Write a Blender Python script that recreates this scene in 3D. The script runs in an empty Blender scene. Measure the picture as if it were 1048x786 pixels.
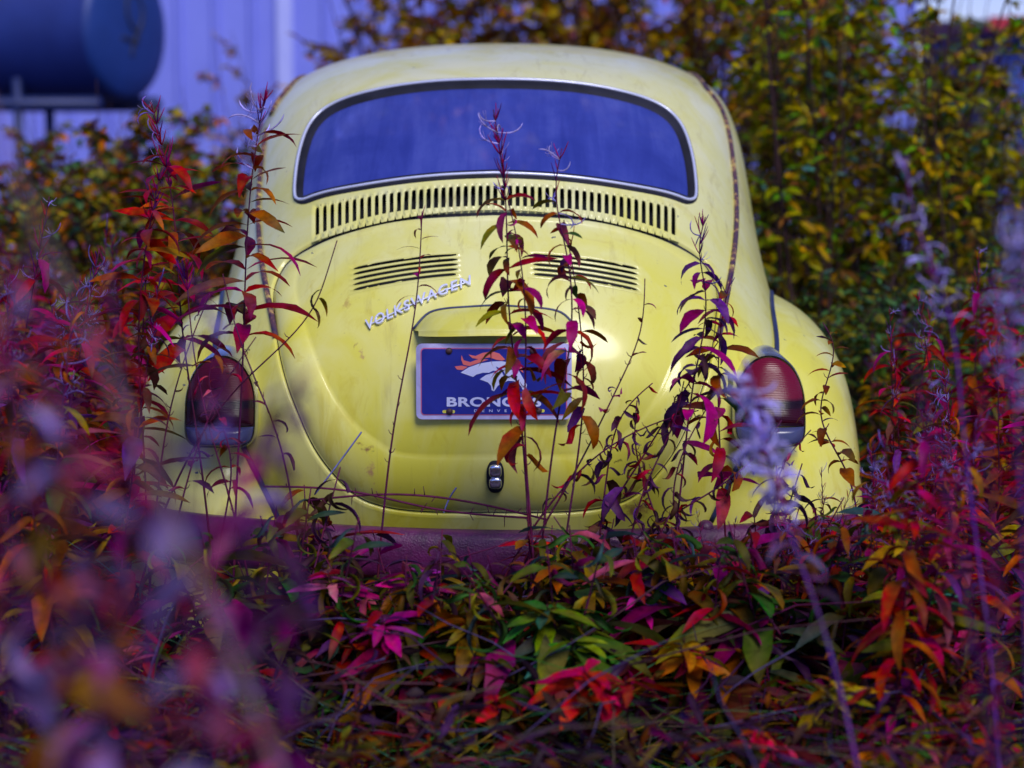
import bpy, math, random
import numpy as np
from mathutils import Vector

random.seed(7)
rnd = np.random.RandomState(11)
scene = bpy.context.scene
COL = scene.collection
PI = math.pi
R = math.radians

# ------------------------------------------------------------------ camera
FPX, CX, CY = 2100.0, 524.0, 393.0
PITCH = math.atan(284.0 / FPX)
CAM = np.array([0.034, -3.86, 1.30])
cp, sp = math.cos(PITCH), math.sin(PITCH)

def proj(P):
    P = np.asarray(P, float) - CAM
    d = P[..., 1] * cp - P[..., 2] * sp
    u = P[..., 1] * sp + P[..., 2] * cp
    return np.stack([CX + FPX * P[..., 0] / d, CY - FPX * u / d], -1)

def at(px, py, y):
    """point on the sight line through a picture position, at world depth y"""
    X = (px - CX) / FPX; Y = -(py - CY) / FPX
    d = np.array([X, cp + Y * sp, -sp + Y * cp])
    k = (y - CAM[1]) / d[1]
    return CAM + d * k

cam_data = bpy.data.cameras.new('camera')
cam = bpy.data.objects.new('camera', cam_data); COL.objects.link(cam)
cam.location = CAM; cam.rotation_euler = (PI / 2 - PITCH, 0, 0)
cam_data.sensor_width = 36; cam_data.lens = FPX / 1048 * 36
cam_data.clip_start = 0.05; cam_data.clip_end = 2000
cam_data.dof.use_dof = True
cam_data.dof.focus_distance = 3.93
cam_data.dof.aperture_fstop = 2.35
cam_data.dof.aperture_blades = 8
scene.camera = cam

# ------------------------------------------------------------------ materials
def new_mat(name):
    m = bpy.data.materials.new(name); m.use_nodes = True
    nt = m.node_tree
    return m, nt, nt.nodes['Principled BSDF']

def N(nt, kind, **kw):
    n = nt.nodes.new(kind)
    for k, v in kw.items():
        if k.startswith('i_'):
            n.inputs[k[2:]].default_value = v
        else:
            setattr(n, k, v)
    return n

def ramp(nt, src, stops):
    r = nt.nodes.new('ShaderNodeValToRGB')
    e = r.color_ramp.elements
    while len(e) < len(stops): e.new(0.5)
    for el, (p, c) in zip(e, stops):
        el.position = p; el.color = (*c, 1) if len(c) == 3 else c
    nt.links.new(src, r.inputs[0])
    return r

def noise(nt, scale, detail=4, rough=.55, dist=0.0, vec=None):
    n = N(nt, 'ShaderNodeTexNoise')
    n.inputs['Scale'].default_value = scale; n.inputs['Detail'].default_value = detail
    n.inputs['Roughness'].default_value = rough; n.inputs['Distortion'].default_value = dist
    if vec is not None: nt.links.new(vec, n.inputs['Vector'])
    return n

def mixc(nt, fac, a, b, mode='MIX'):
    m = nt.nodes.new('ShaderNodeMix'); m.data_type = 'RGBA'; m.blend_type = mode
    for sock, val in ((m.inputs[0], fac), (m.inputs[6], a), (m.inputs[7], b)):
        if isinstance(val, (int, float)): sock.default_value = val
        elif isinstance(val, tuple): sock.default_value = (*val, 1)
        else: nt.links.new(val, sock)
    return m.outputs[2]

def simple_mat(name, c1, c2=None, rough=.5, metal=0, scale=12, coat=0, bump=0, bscale=80, spec=.5):
    m, nt, b = new_mat(name)
    tc = N(nt, 'ShaderNodeTexCoord')
    n = noise(nt, scale, 5, .6, .3, tc.outputs['Object'])
    r = ramp(nt, n.outputs[0], [(.32, c1), (.68, c2 or c1)])
    nt.links.new(r.outputs[0], b.inputs['Base Color'])
    b.inputs['Roughness'].default_value = rough; b.inputs['Metallic'].default_value = metal
    b.inputs['Coat Weight'].default_value = coat; b.inputs['Coat Roughness'].default_value = .15
    b.inputs['Specular IOR Level'].default_value = spec
    if bump:
        n2 = noise(nt, bscale, 4, .6, 0, tc.outputs['Object'])
        bp = N(nt, 'ShaderNodeBump'); bp.inputs['Strength'].default_value = bump; bp.inputs['Distance'].default_value = .01
        nt.links.new(n2.outputs[0], bp.inputs['Height']); nt.links.new(bp.outputs[0], b.inputs['Normal'])
    return m

def paint_mat(name, rusty=()):
    m, nt, b = new_mat(name)
    tc = N(nt, 'ShaderNodeTexCoord'); ob = tc.outputs['Object']
    mp = N(nt, 'ShaderNodeMapping'); mp.inputs['Scale'].default_value = (1.0, 1.0, .35)
    nt.links.new(ob, mp.inputs[0])
    n1 = noise(nt, 4.5, 5, .6, .7, mp.outputs[0])
    f1 = ramp(nt, n1.outputs[0], [(.42, (0, 0, 0)), (.60, (1, 1, 1))])
    c = mixc(nt, f1.outputs[0], YEL_A, YEL_B)
    n1b = noise(nt, 17, 5, .65, 1.2, mp.outputs[0])
    f1b = ramp(nt, n1b.outputs[0], [(.56, (0, 0, 0)), (.70, (.55, .55, .55))])
    c = mixc(nt, f1b.outputs[0], c, YEL_C)
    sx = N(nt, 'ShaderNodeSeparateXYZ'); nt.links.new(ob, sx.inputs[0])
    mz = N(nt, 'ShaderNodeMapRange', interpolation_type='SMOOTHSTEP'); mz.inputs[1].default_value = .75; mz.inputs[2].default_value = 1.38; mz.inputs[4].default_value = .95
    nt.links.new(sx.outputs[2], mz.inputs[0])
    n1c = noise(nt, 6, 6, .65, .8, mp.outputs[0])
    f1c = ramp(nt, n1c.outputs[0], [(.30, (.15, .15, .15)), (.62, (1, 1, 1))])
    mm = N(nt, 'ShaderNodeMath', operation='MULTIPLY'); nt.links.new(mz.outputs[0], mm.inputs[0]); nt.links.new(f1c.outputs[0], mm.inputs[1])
    c = mixc(nt, mm.outputs[0], c, YEL_D)      # higher panels paler: fading plus sky reflection painted into the colour
    # dirt that has run down the panels
    mp2 = N(nt, 'ShaderNodeMapping'); mp2.inputs['Scale'].default_value = (34, 6, 1.6); nt.links.new(ob, mp2.inputs[0])
    n5 = noise(nt, 1.3, 6, .7, .5, mp2.outputs[0]); n6 = noise(nt, 3.1, 4, .6, .3, ob)
    f5 = ramp(nt, n5.outputs[0], [(.55, (0, 0, 0)), (.74, (.75, .75, .75))]); f6 = ramp(nt, n6.outputs[0], [(.42, (0, 0, 0)), (.62, (1, 1, 1))])
    m5 = N(nt, 'ShaderNodeMath', operation='MULTIPLY'); nt.links.new(f5.outputs[0], m5.inputs[0]); nt.links.new(f6.outputs[0], m5.inputs[1])
    c = mixc(nt, m5.outputs[0], c, (.36, .27, .06))
    n7 = noise(nt, 130, 3, .7, 0, ob); f7 = ramp(nt, n7.outputs[0], [(.66, (0, 0, 0)), (.74, (.5, .5, .5))])
    c = mixc(nt, f7.outputs[0], c, (.45, .40, .12))
    # chips
    v = N(nt, 'ShaderNodeTexVoronoi', feature='F1'); v.inputs['Scale'].default_value = 22
    nd = noise(nt, 60, 3, .6, 0, ob)
    vv = N(nt, 'ShaderNodeVectorMath', operation='ADD')
    sc = N(nt, 'ShaderNodeVectorMath', operation='SCALE'); sc.inputs['Scale'].default_value = .03
    nt.links.new(nd.outputs[1], sc.inputs[0]); nt.links.new(ob, vv.inputs[0]); nt.links.new(sc.outputs[0], vv.inputs[1])
    nt.links.new(vv.outputs[0], v.inputs['Vector'])
    sel = N(nt, 'ShaderNodeSeparateColor'); nt.links.new(v.outputs['Color'], sel.inputs[0])
    rad = N(nt, 'ShaderNodeMapRange'); rad.inputs[1].default_value = .74; rad.inputs[2].default_value = 1.0
    rad.inputs[3].default_value = 0.0; rad.inputs[4].default_value = .085
    nt.links.new(sel.outputs[0], rad.inputs[0])
    lt = N(nt, 'ShaderNodeMath', operation='LESS_THAN')
    nt.links.new(v.outputs['Distance'], lt.inputs[0]); nt.links.new(rad.outputs[0], lt.inputs[1])
    c = mixc(nt, lt.outputs[0], c, (.045, .05, .10))
    # rust blots with a shape of their own at given places
    for (p, r0, streak, rc) in rusty:
        d = N(nt, 'ShaderNodeVectorMath', operation='SUBTRACT'); d.inputs[1].default_value = tuple(p)
        nt.links.new(vv.outputs[0], d.inputs[0])
        s2 = N(nt, 'ShaderNodeVectorMath', operation='MULTIPLY'); s2.inputs[1].default_value = (1, .6, 1.0 / streak)
        nt.links.new(d.outputs[0], s2.inputs[0])
        ln = N(nt, 'ShaderNodeVectorMath', operation='LENGTH'); nt.links.new(s2.outputs[0], ln.inputs[0])
        nr = noise(nt, 90, 4, .7, 0, ob)
        ad = N(nt, 'ShaderNodeMath', operation='MULTIPLY_ADD'); ad.inputs[1].default_value = r0 * 1.6; ad.inputs[2].default_value = -r0 * .8
        nt.links.new(nr.outputs[0], ad.inputs[0])
        a2 = N(nt, 'ShaderNodeMath', operation='ADD'); nt.links.new(ln.outputs[1], a2.inputs[0]); nt.links.new(ad.outputs[0], a2.inputs[1])
        mr = N(nt, 'ShaderNodeMapRange'); mr.inputs[1].default_value = r0; mr.inputs[2].default_value = r0 * .45
        mr.inputs[3].default_value = 0; mr.inputs[4].default_value = .85
        nt.links.new(a2.outputs[0], mr.inputs[0])
        c = mixc(nt, mr.outputs[0], c, rc)
    geo = N(nt, 'ShaderNodeNewGeometry')
    c = mixc(nt, geo.outputs['Backfacing'], c, (.03, .03, .035))
    nt.links.new(c, b.inputs['Base Color'])
    n3 = noise(nt, 9, 4, .6, .4, ob)
    rr = N(nt, 'ShaderNodeMapRange'); rr.inputs[3].default_value = .30; rr.inputs[4].default_value = .62
    nt.links.new(n3.outputs[0], rr.inputs[0]); nt.links.new(rr.outputs[0], b.inputs['Roughness'])
    b.inputs['Coat Weight'].default_value = .55; b.inputs['Coat Roughness'].default_value = .12
    n4 = noise(nt, 5, 2, .5, 0, ob)
    bp = N(nt, 'ShaderNodeBump'); bp.inputs['Strength'].default_value = .12; bp.inputs['Distance'].default_value = .02
    nt.links.new(n4.outputs[0], bp.inputs['Height']); nt.links.new(bp.outputs[0], b.inputs['Normal'])
    nt.links.new(bp.outputs[0], b.inputs['Coat Normal'])
    return m

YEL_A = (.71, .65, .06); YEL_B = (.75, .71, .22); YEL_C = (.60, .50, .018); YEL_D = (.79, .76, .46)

def foliage_mat(name, trans=.3, rough=.5):
    m, nt, b = new_mat(name)
    a = N(nt, 'ShaderNodeAttribute', attribute_name='tint')
    tc = N(nt, 'ShaderNodeTexCoord')
    n = noise(nt, 45, 4, .65, .5, tc.outputs['Object'])
    hs = N(nt, 'ShaderNodeHueSaturation'); hs.inputs['Saturation'].default_value = 1.12
    mr = N(nt, 'ShaderNodeMapRange'); mr.inputs[1].default_value = .3; mr.inputs[2].default_value = .7
    mr.inputs[3].default_value = .55; mr.inputs[4].default_value = 1.35
    nt.links.new(n.outputs[0], mr.inputs[0]); nt.links.new(mr.outputs[0], hs.inputs['Value'])
    mh = N(nt, 'ShaderNodeMapRange'); mh.inputs[1].default_value = .3; mh.inputs[2].default_value = .7
    mh.inputs[3].default_value = .48; mh.inputs[4].default_value = .52
    n2 = noise(nt, 23, 3, .6, 0, tc.outputs['Object'])
    nt.links.new(n2.outputs[0], mh.inputs[0]); nt.links.new(mh.outputs[0], hs.inputs['Hue'])
    nt.links.new(a.outputs['Color'], hs.inputs['Color'])
    nt.links.new(hs.outputs[0], b.inputs['Base Color'])
    b.inputs['Roughness'].default_value = rough
    b.inputs['Specular IOR Level'].default_value = .12
    tr = N(nt, 'ShaderNodeBsdfTranslucent'); nt.links.new(hs.outputs[0], tr.inputs[0])
    mx = N(nt, 'ShaderNodeMixShader'); mx.inputs[0].default_value = trans
    out = nt.nodes['Material Output']
    nt.links.new(b.outputs[0], mx.inputs[1]); nt.links.new(tr.outputs[0], mx.inputs[2])
    nt.links.new(mx.outputs[0], out.inputs[0])
    return m

M = {}
M['leaf'] = foliage_mat('leaf_tissue')
M['stem'] = foliage_mat('stem_bark', 0.0, .6)
M['fluff'] = foliage_mat('seed_fluff', .45, .7)
M['rubber'] = simple_mat('rubber', (.010, .010, .016), (.02, .02, .035), .7, spec=.2)
M['beading'] = simple_mat('beading', (.012, .02, .07), (.03, .04, .12), .45)
M['chrome'] = simple_mat('chrome', (.62, .64, .80), (.80, .82, .95), .2, .9)
M['trim'] = simple_mat('polished_trim', (.66, .68, .90), (.80, .82, .98), .3, .25, spec=.9)
M['dark'] = simple_mat('dark_inside', (.006, .006, .008), (.012, .012, .014), .8)
M['bumper'] = simple_mat('bumper_paint', (.055, .005, .045), (.14, .012, .10), .42, 0, 30, .15, .3, 240)
M['plate_rim'] = simple_mat('plate_rim', (.30, .28, .55), (.60, .57, .92), .4)
M['plate_blue'] = simple_mat('plate_blue', (.008, .014, .22), (.014, .024, .32), .35, coat=.3)
M['plate_red'] = simple_mat('plate_red', (.55, .10, .22), (.62, .14, .28), .4)
M['plate_white'] = simple_mat('plate_white', (.55, .58, .92), (.66, .70, .95), .4)
M['plate_orange'] = simple_mat('plate_orange', (.72, .13, .13), (.80, .18, .16), .4)
M['bolt'] = simple_mat('bolt', (.05, .025, .04), (.10, .05, .05), .6, .4)
M['red_lens'] = simple_mat('red_lens', (.075, .002, .012), (.13, .003, .02), .28, spec=.3)
M['clear_lens'] = simple_mat('clear_lens', (.045, .05, .13), (.07, .075, .18), .25, coat=.2)
M['tyre'] = simple_mat('tyre', (.02, .02, .022), (.035, .032, .03), .85)
M['wheel_rim'] = simple_mat('wheel_rim', (.3, .3, .33), (.42, .4, .4), .45, .6)
M['seat'] = simple_mat('seat_vinyl', (.03, .03, .035), (.06, .055, .06), .6)
M['tank'] = simple_mat('tank_paint', (.006, .018, .15), (.010, .028, .20), .5, 0, 3)
M['tank_end'] = simple_mat('tank_end_paint', (.006, .03, .18), (.009, .04, .23), .5, 0, 4)
M['tank_iron'] = simple_mat('stand_steel', (.008, .018, .10), (.012, .026, .14), .5)
M['tank_mark'] = simple_mat('tank_mark', (.01, .012, .03), (.015, .018, .04), .7)
M['siding'] = simple_mat('siding_paint', (.19, .22, .74), (.23, .26, .80), .5, 0, 1.5)
M['corner_trim'] = simple_mat('trim_paint', (.42, .45, .92), (.46, .49, .94), .5)
M['shed_wall'] = simple_mat('shed_wall', (.03, .06, .36), (.05, .09, .42), .6)
M['shed_roof'] = simple_mat('shed_roof', (.38, .012, .03), (.46, .02, .04), .5)

def lens_mat():
    m, nt, b = new_mat('red_ribbed_lens')
    tc = N(nt, 'ShaderNodeTexCoord'); sx = N(nt, 'ShaderNodeSeparateXYZ'); nt.links.new(tc.outputs['Object'], sx.inputs[0])
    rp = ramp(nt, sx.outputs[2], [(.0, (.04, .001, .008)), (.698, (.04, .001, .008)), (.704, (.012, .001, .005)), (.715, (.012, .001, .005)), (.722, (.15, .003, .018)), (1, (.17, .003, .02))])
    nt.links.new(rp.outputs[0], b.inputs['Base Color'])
    w = N(nt, 'ShaderNodeTexWave', wave_type='BANDS', bands_direction='Z'); w.inputs['Scale'].default_value = 95
    nt.links.new(tc.outputs['Object'], w.inputs['Vector'])
    bp = N(nt, 'ShaderNodeBump'); bp.inputs['Strength'].default_value = .25; bp.inputs['Distance'].default_value = .002
    nt.links.new(w.outputs[0], bp.inputs['Height']); nt.links.new(bp.outputs[0], b.inputs['Normal'])
    b.inputs['Roughness'].default_value = .22; b.inputs['Specular IOR Level'].default_value = .4
    return m
M['red_lens'] = lens_mat()
def rail_mat():
    m, nt, b = new_mat('rusty_rail')
    tc = N(nt, 'ShaderNodeTexCoord')
    n = noise(nt, 34, 6, .8, .6, tc.outputs['Object'])
    r = ramp(nt, n.outputs[0], [(.37, (.58, .52, .10)), (.43, (.40, .22, .10)), (.47, (.10, .035, .05)), (.62, (.03, .02, .07))])
    nt.links.new(r.outputs[0], b.inputs['Base Color']); b.inputs['Roughness'].default_value = .75
    return m
M['rail'] = rail_mat()

def glass_mat(name, film=.5):
    m, nt, b = new_mat(name)
    tc = N(nt, 'ShaderNodeTexCoord'); ob = tc.outputs['Object']
    mp = N(nt, 'ShaderNodeMapping'); mp.inputs['Scale'].default_value = (9, 1.2, 1.2); mp.inputs['Rotation'].default_value = (0, R(18), 0)
    nt.links.new(ob, mp.inputs[0])
    n = noise(nt, 2.2, 5, .65, .6, mp.outputs[0]); n2 = noise(nt, 5, 5, .6, .3, ob)
    ad = N(nt, 'ShaderNodeMath', operation='MULTIPLY'); nt.links.new(n.outputs[0], ad.inputs[0]); nt.links.new(n2.outputs[0], ad.inputs[1])
    r = ramp(nt, ad.outputs[0], [(.08, (.028, .042, .29)), (.24, (.05, .07, .39)), (.46, (.10, .125, .50))])  # hazy sky reflection painted in as blue streaks, over a dusty pane
    nt.links.new(r.outputs[0], b.inputs['Base Color'])
    b.inputs['Roughness'].default_value = .07; b.inputs['IOR'].default_value = 1.5
    tr = N(nt, 'ShaderNodeBsdfTransparent'); tr.inputs[0].default_value = (.6, .62, .8, 1)
    mx = N(nt, 'ShaderNodeMixShader'); mx.inputs[0].default_value = film
    nt.links.new(tr.outputs[0], mx.inputs[1]); nt.links.new(b.outputs[0], mx.inputs[2])
    nt.links.new(mx.outputs[0], nt.nodes['Material Output'].inputs[0])
    return m
M['glass'] = glass_mat('dusty_sky_tinted_glass', .78)

def ground_mat():
    m, nt, b = new_mat('soil')
    tc = N(nt, 'ShaderNodeTexCoord')
    n = noise(nt, 3, 8, .65, .3, tc.outputs['Object']); n2 = noise(nt, 60, 6, .7, 0, tc.outputs['Object'])
    r = ramp(nt, n.outputs[0], [(.3, (.018, .012, .016)), (.6, (.05, .035, .035)), (.75, (.06, .055, .03))])
    nt.links.new(r.outputs[0], b.inputs['Base Color']); b.inputs['Roughness'].default_value = .95
    bp = N(nt, 'ShaderNodeBump'); bp.inputs['Strength'].default_value = .8; bp.inputs['Distance'].default_value = .03
    nt.links.new(n2.outputs[0], bp.inputs['Height']); nt.links.new(bp.outputs[0], b.inputs['Normal'])
    return m
M['soil'] = ground_mat()

# ------------------------------------------------------------------ object helpers
def mesh_obj(name, verts, faces, mat, parent=None, smooth=True, cols=None):
    me = bpy.data.meshes.new(name)
    me.from_pydata([tuple(map(float, v)) for v in verts], [], [tuple(int(i) for i in f) for f in faces])
    return link_mesh(name, me, mat, parent, smooth, cols)

def link_mesh(name, me, mat, parent=None, smooth=True, cols=None):
    if smooth and len(me.polygons): me.polygons.foreach_set('use_smooth', [True] * len(me.polygons))
    if cols is not None:
        a = me.color_attributes.new('tint', 'FLOAT_COLOR', 'POINT')
        arr = np.ones((len(me.vertices), 4), np.float32); arr[:, :3] = np.asarray(cols, np.float32)
        a.data.foreach_set('color', arr.ravel())
    me.materials.append(mat)
    me.update()
    o = bpy.data.objects.new(name, me); COL.objects.link(o)
    if parent is not None: o.parent = parent
    return o

def empty(name, loc=(0, 0, 0), label=None, cat=None, group=None):
    o = bpy.data.objects.new(name, None); COL.objects.link(o); o.location = [float(c) for c in loc]
    o.empty_display_size = .05
    if label: o['label'] = label
    if cat: o['category'] = cat
    if group: o['group'] = group
    return o

def tag(o, label=None, cat=None, group=None, kind=None):
    for k, v in (('label', label), ('category', cat), ('group', group), ('kind', kind)):
        if v: o[k] = v
    return o

def copy_tree(o, parent=None):
    c = o.copy(); COL.objects.link(c); c.parent = parent
    for ch in list(o.children): copy_tree(ch, c)
    return c

class MB:
    def __init__(s): s.v = []; s.f = []; s.c = []
    def add(s, vs, fs, col=(1, 1, 1)):
        b = len(s.v); s.v.extend([tuple(p) for p in vs]); s.f.extend([tuple(i + b for i in f) for f in fs])
        if len(col) == len(vs) and hasattr(col[0], '__len__'): s.c.extend(col)
        else: s.c.extend([col] * len(vs))
    def box(s, lo, hi, col=(1, 1, 1)):
        x0, y0, z0 = lo; x1, y1, z1 = hi
        s.add([(x0, y0, z0), (x1, y0, z0), (x1, y1, z0), (x0, y1, z0), (x0, y0, z1), (x1, y0, z1), (x1, y1, z1), (x0, y1, z1)],
              [(3, 2, 1, 0), (4, 5, 6, 7), (0, 1, 5, 4), (1, 2, 6, 5), (2, 3, 7, 6), (3, 0, 4, 7)], col)
    def tube(s, pts, radii, sides=5, col=(1, 1, 1), cols=None, closed=False, cap=True):
        pts = [Vector([float(c) for c in p]) for p in pts]; n = len(pts)
        if not hasattr(radii, '__len__'): radii = [radii] * n
        vs = []; cc = []
        prev = None
        for i, p in enumerate(pts):
            if closed: t = pts[(i + 1) % n] - pts[i - 1]
            else: t = pts[min(i + 1, n - 1)] - pts[max(i - 1, 0)]
            if t.length < 1e-9: t = Vector((0, 0, 1))
            t.normalize()
            if prev is None:
                a = Vector((1, 0, 0)) if abs(t.x) < .8 else Vector((0, 1, 0))
                prev = (a - t * a.dot(t)).normalized()
            else:
                q = prev - t * prev.dot(t)
                prev = q.normalized() if q.length > 1e-6 else prev
            bq = t.cross(prev)
            for k in range(sides):
                a = 2 * PI * k / sides
                vs.append(p + (prev * math.cos(a) + bq * math.sin(a)) * radii[i])
                cc.append(cols[i] if cols else col)
        fs = []
        for i in range(n if closed else n - 1):
            j = (i + 1) % n
            for k in range(sides):
                k2 = (k + 1) % sides
                fs.append((i * sides + k, i * sides + k2, j * sides + k2, j * sides + k))
        if not closed and cap:
            fs.append(tuple(range(sides - 1, -1, -1))); fs.append(tuple((n - 1) * sides + k for k in range(sides)))
        s.add(vs, fs, cc)
    def leaf(s, base, d, L, W, col, tip=None, droop=.6, fold=.35, roll=0., rows=6, curl=0., petiole=.04, blunt=.85):
        """a lance-shaped leaf: folded along the midrib, drooping towards its tip"""
        d = Vector(d).normalized()
        side = d.cross(Vector((0, 0, 1)))
        if side.length < 1e-3: side = Vector((1, 0, 0))
        side.normalize()
        up = side.cross(d).normalized()
        cr, sr = math.cos(roll), math.sin(roll)
        side, up = side * cr + up * sr, up * cr - side * sr
        p = Vector([float(c) for c in base]); vs = []; cc = []
        tip = tip or col
        J = random.uniform; spot = J(.1, .9); sw = J(.5, 1.0) if J(0, 1) < .45 else 1.0; asym = J(.75, 1.25); kink = J(-.5, .5)
        for i in range(rows + 1):
            t = i / rows
            w = W * .5 * (math.sin(PI * min(1, t ** blunt)) ** .8) * J(.80, 1.14) if 0 < t < 1 else (W * .02)
            w2 = w * asym
            f = fold * (1 - .5 * t)
            vs += [p - side * w * math.cos(f) + up * w * math.sin(f), Vector(p), p + side * w2 * math.cos(f) + up * w2 * math.sin(f)]
            k = tuple(col[j] * (1 - t) + tip[j] * t for j in range(3))
            b_ = (sw if abs(t - spot) < .2 else 1.0)
            e = tuple(x * 1.1 * b_ * J(.8, 1.2) for x in k); e2 = tuple(x * 1.1 * J(.7, 1.25) for x in k)
            cc += [e, (k[0] * .95 + .03, k[1] * .9 + .02, k[2] * .9 + .012), e2]
            a = droop / rows
            d2 = d * math.cos(a) - up * math.sin(a); up = up * math.cos(a) + d * math.sin(a); d = d2
            if curl:
                b = curl / rows; s2 = side * math.cos(b) + up * math.sin(b); up = up * math.cos(b) - side * math.sin(b); side = s2
            if rows >= 5: d = (d + side * kink * .12 * J(.2, 1.6)).normalized(); side = (side - d * side.dot(d)).normalized(); up = side.cross(d)
            p = p + d * (L / rows)
        fs = []
        for i in range(rows):
            a = i * 3
            fs += [(a, a + 1, a + 4, a + 3), (a + 1, a + 2, a + 5, a + 4)]
        s.add(vs, fs, cc)
    def build(s, name, mat, parent=None, smooth=True):
        return mesh_obj(name, s.v, s.f, mat, parent, smooth, s.c)

def spline(xs, ys):
    """natural cubic spline, returns a vectorised function"""
    xs = np.asarray(xs, float); ys = np.asarray(ys, float); n = len(xs); h = np.diff(xs)
    A = np.zeros((n, n)); b = np.zeros((n,) + ys.shape[1:]); A[0, 0] = A[-1, -1] = 1
    for i in range(1, n - 1):
        A[i, i - 1] = h[i - 1]; A[i, i] = 2 * (h[i - 1] + h[i]); A[i, i + 1] = h[i]
        b[i] = 3 * ((ys[i + 1] - ys[i]) / h[i] - (ys[i] - ys[i - 1]) / h[i - 1])
    c = np.linalg.solve(A, b)
    def f(x):
        x = np.asarray(x, float); i = np.clip(np.searchsorted(xs, x) - 1, 0, n - 2)
        t = x - xs[i]; hh = h[i]
        if ys.ndim > 1: t = t[..., None]; hh = hh[..., None]
        a = ys[i]; cc = c[i]; dd = (c[i + 1] - c[i]) / (3 * hh); bb = (ys[i + 1] - ys[i]) / hh - hh * (2 * c[i] + c[i + 1]) / 3
        return a + bb * t + cc * t ** 2 + dd * t ** 3
    return f

def smooth_poly(pts, n):
    pts = np.asarray(pts, float)
    d = np.r_[0, np.cumsum(np.linalg.norm(np.diff(pts, axis=0), axis=1))]
    return spline(d, pts)(np.linspace(0, d[-1], n))

def inside(poly, pts):
    x, y = pts[:, 0], pts[:, 1]; r = np.zeros(len(pts), bool); j = len(poly) - 1
    for i in range(len(poly)):
        xi, yi = poly[i]; xj, yj = poly[j]
        if yi != yj:
            r ^= ((yi > y) != (yj > y)) & (x < (xj - xi) * (y - yi) / (yj - yi) + xi)
        j = i
    return r

# ================================================================== THE CAR
car = empty('vintage_car', (0, 0, 0), 'faded yellow round-backed vintage car abandoned in tall red weeds', 'car')

TAB = np.array([
    # Py    Pz     Dy    Dz    W     n
    (.240, .36,   .40,  .00, .600, 2.6),
    (.180, .50,   .42,  .00, .610, 2.6),
    (.140, .62,   .44, -.02, .620, 2.5),
    (.142, .72,   .46, -.05, .630, 2.5),
    (.180, .84,   .52, -.10, .640, 2.4),
    (.268, .96,   .60, -.19, .645, 2.3),
    (.420, 1.079, .66, -.27, .645, 2.3),
    (.515, 1.147, .66, -.29, .640, 2.3),
    (.860, 1.350, .52, -.28, .624, 2.32),
    (1.20, 1.430, .28, -.25, .613, 2.35),
    (1.60, 1.462, .06, -.22, .609, 2.36),
    (2.00, 1.470, -.06, -.22, .609, 2.36),
    (2.45, 1.440, -.20, -.23, .609, 2.36),
    (2.75, 1.365, -.35, -.26, .600, 2.4),
    (3.05, 1.050, -.50, -.16, .630, 2.4),
    (3.40, .980, -.50, -.25, .560, 2.3),
    (3.75, .800, -.45, -.20, .460, 2.3),
    (3.90, .500, -.35, .00, .420, 2.3),
    (3.88, .330, -.30, .00, .420, 2.3)])
_d = np.r_[0, np.cumsum(np.hypot(np.diff(TAB[:, 0]), np.diff(TAB[:, 1])))]
prof = spline(_d, TAB)
VMAX = _d[-1]

def S(t, v):
    """body shell: t across (-pi/2..pi/2), v along the centre line in metres"""
    t = np.asarray(t, float); v = np.asarray(v, float)
    q = prof(v); n = q[..., 5]
    st, ct = np.abs(np.sin(t)), np.abs(np.cos(t))
    x = np.sign(t) * q[..., 4] * st ** (2 / n)
    h = 1 - ct ** (2 / n)
    return np.stack([x, q[..., 0] + q[..., 2] * h, q[..., 1] + q[..., 3] * h], -1)

def Snrm(t, v):
    e = 2e-3
    t = np.asarray(t, float)
    tt = np.where(np.abs(t) < .02, np.where(t < 0, -.02, .02), t)
    tt = np.clip(tt, -1.5, 1.5)
    a = S(tt + e, v) - S(tt - e, v); b = S(tt, np.asarray(v) + e) - S(tt, np.asarray(v) - e)
    n = np.cross(a, b)
    n /= np.linalg.norm(n, axis=-1, keepdims=True) + 1e-12
    m = (np.abs(t) < .02)[..., None]
    n = np.where(m, n * np.array([0., 1, 1]), n)
    return n / (np.linalg.norm(n, axis=-1, keepdims=True) + 1e-12)

_gt, _gv = np.meshgrid(np.linspace(-1.53, 1.53, 121), np.linspace(0, _d[10], 140))
_gt = _gt.ravel(); _gv = _gv.ravel(); _gp = proj(S(_gt, _gv))

def inv(pp):
    """picture outline -> (t, v) on the body surface"""
    pp = np.asarray(pp, float).reshape(-1, 2)
    k = np.array([np.argmin(((_gp - p) ** 2).sum(1)) for p in pp])
    t = _gt[k].copy(); v = _gv[k].copy(); e = 1e-4
    for _ in range(14):
        # stay off the exact centre line where the superellipse is not smooth
        f0 = proj(S(t, v)); ft = proj(S(t + e, v)); fv = proj(S(t, v + e))
        J11, J21 = ((ft - f0) / e).T; J12, J22 = ((fv - f0) / e).T
        r = pp - f0; det = J11 * J22 - J12 * J21; det = np.where(np.abs(det) < 1e-6, 1e-6, det)
        dt = (r[:, 0] * J22 - r[:, 1] * J12) / det; dv = (J11 * r[:, 1] - J21 * r[:, 0]) / det
        t = np.clip(t + np.clip(dt, -.1, .1), -1.54, 1.54); v = np.clip(v + np.clip(dv, -.08, .08), 0, VMAX)
    return np.stack([t, v], -1)

XC = 507.0
def mirror_closed(half, n=120):
    """half outline (dx, py) top centre -> bottom centre, right side; gives a closed picture outline"""
    h = smooth_poly(half, n)
    right = np.stack([XC + h[:, 0], h[:, 1]], -1); left = np.stack([XC - h[:, 0], h[:, 1]], -1)[::-1]
    return np.r_[right, left[1:-1]]

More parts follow.
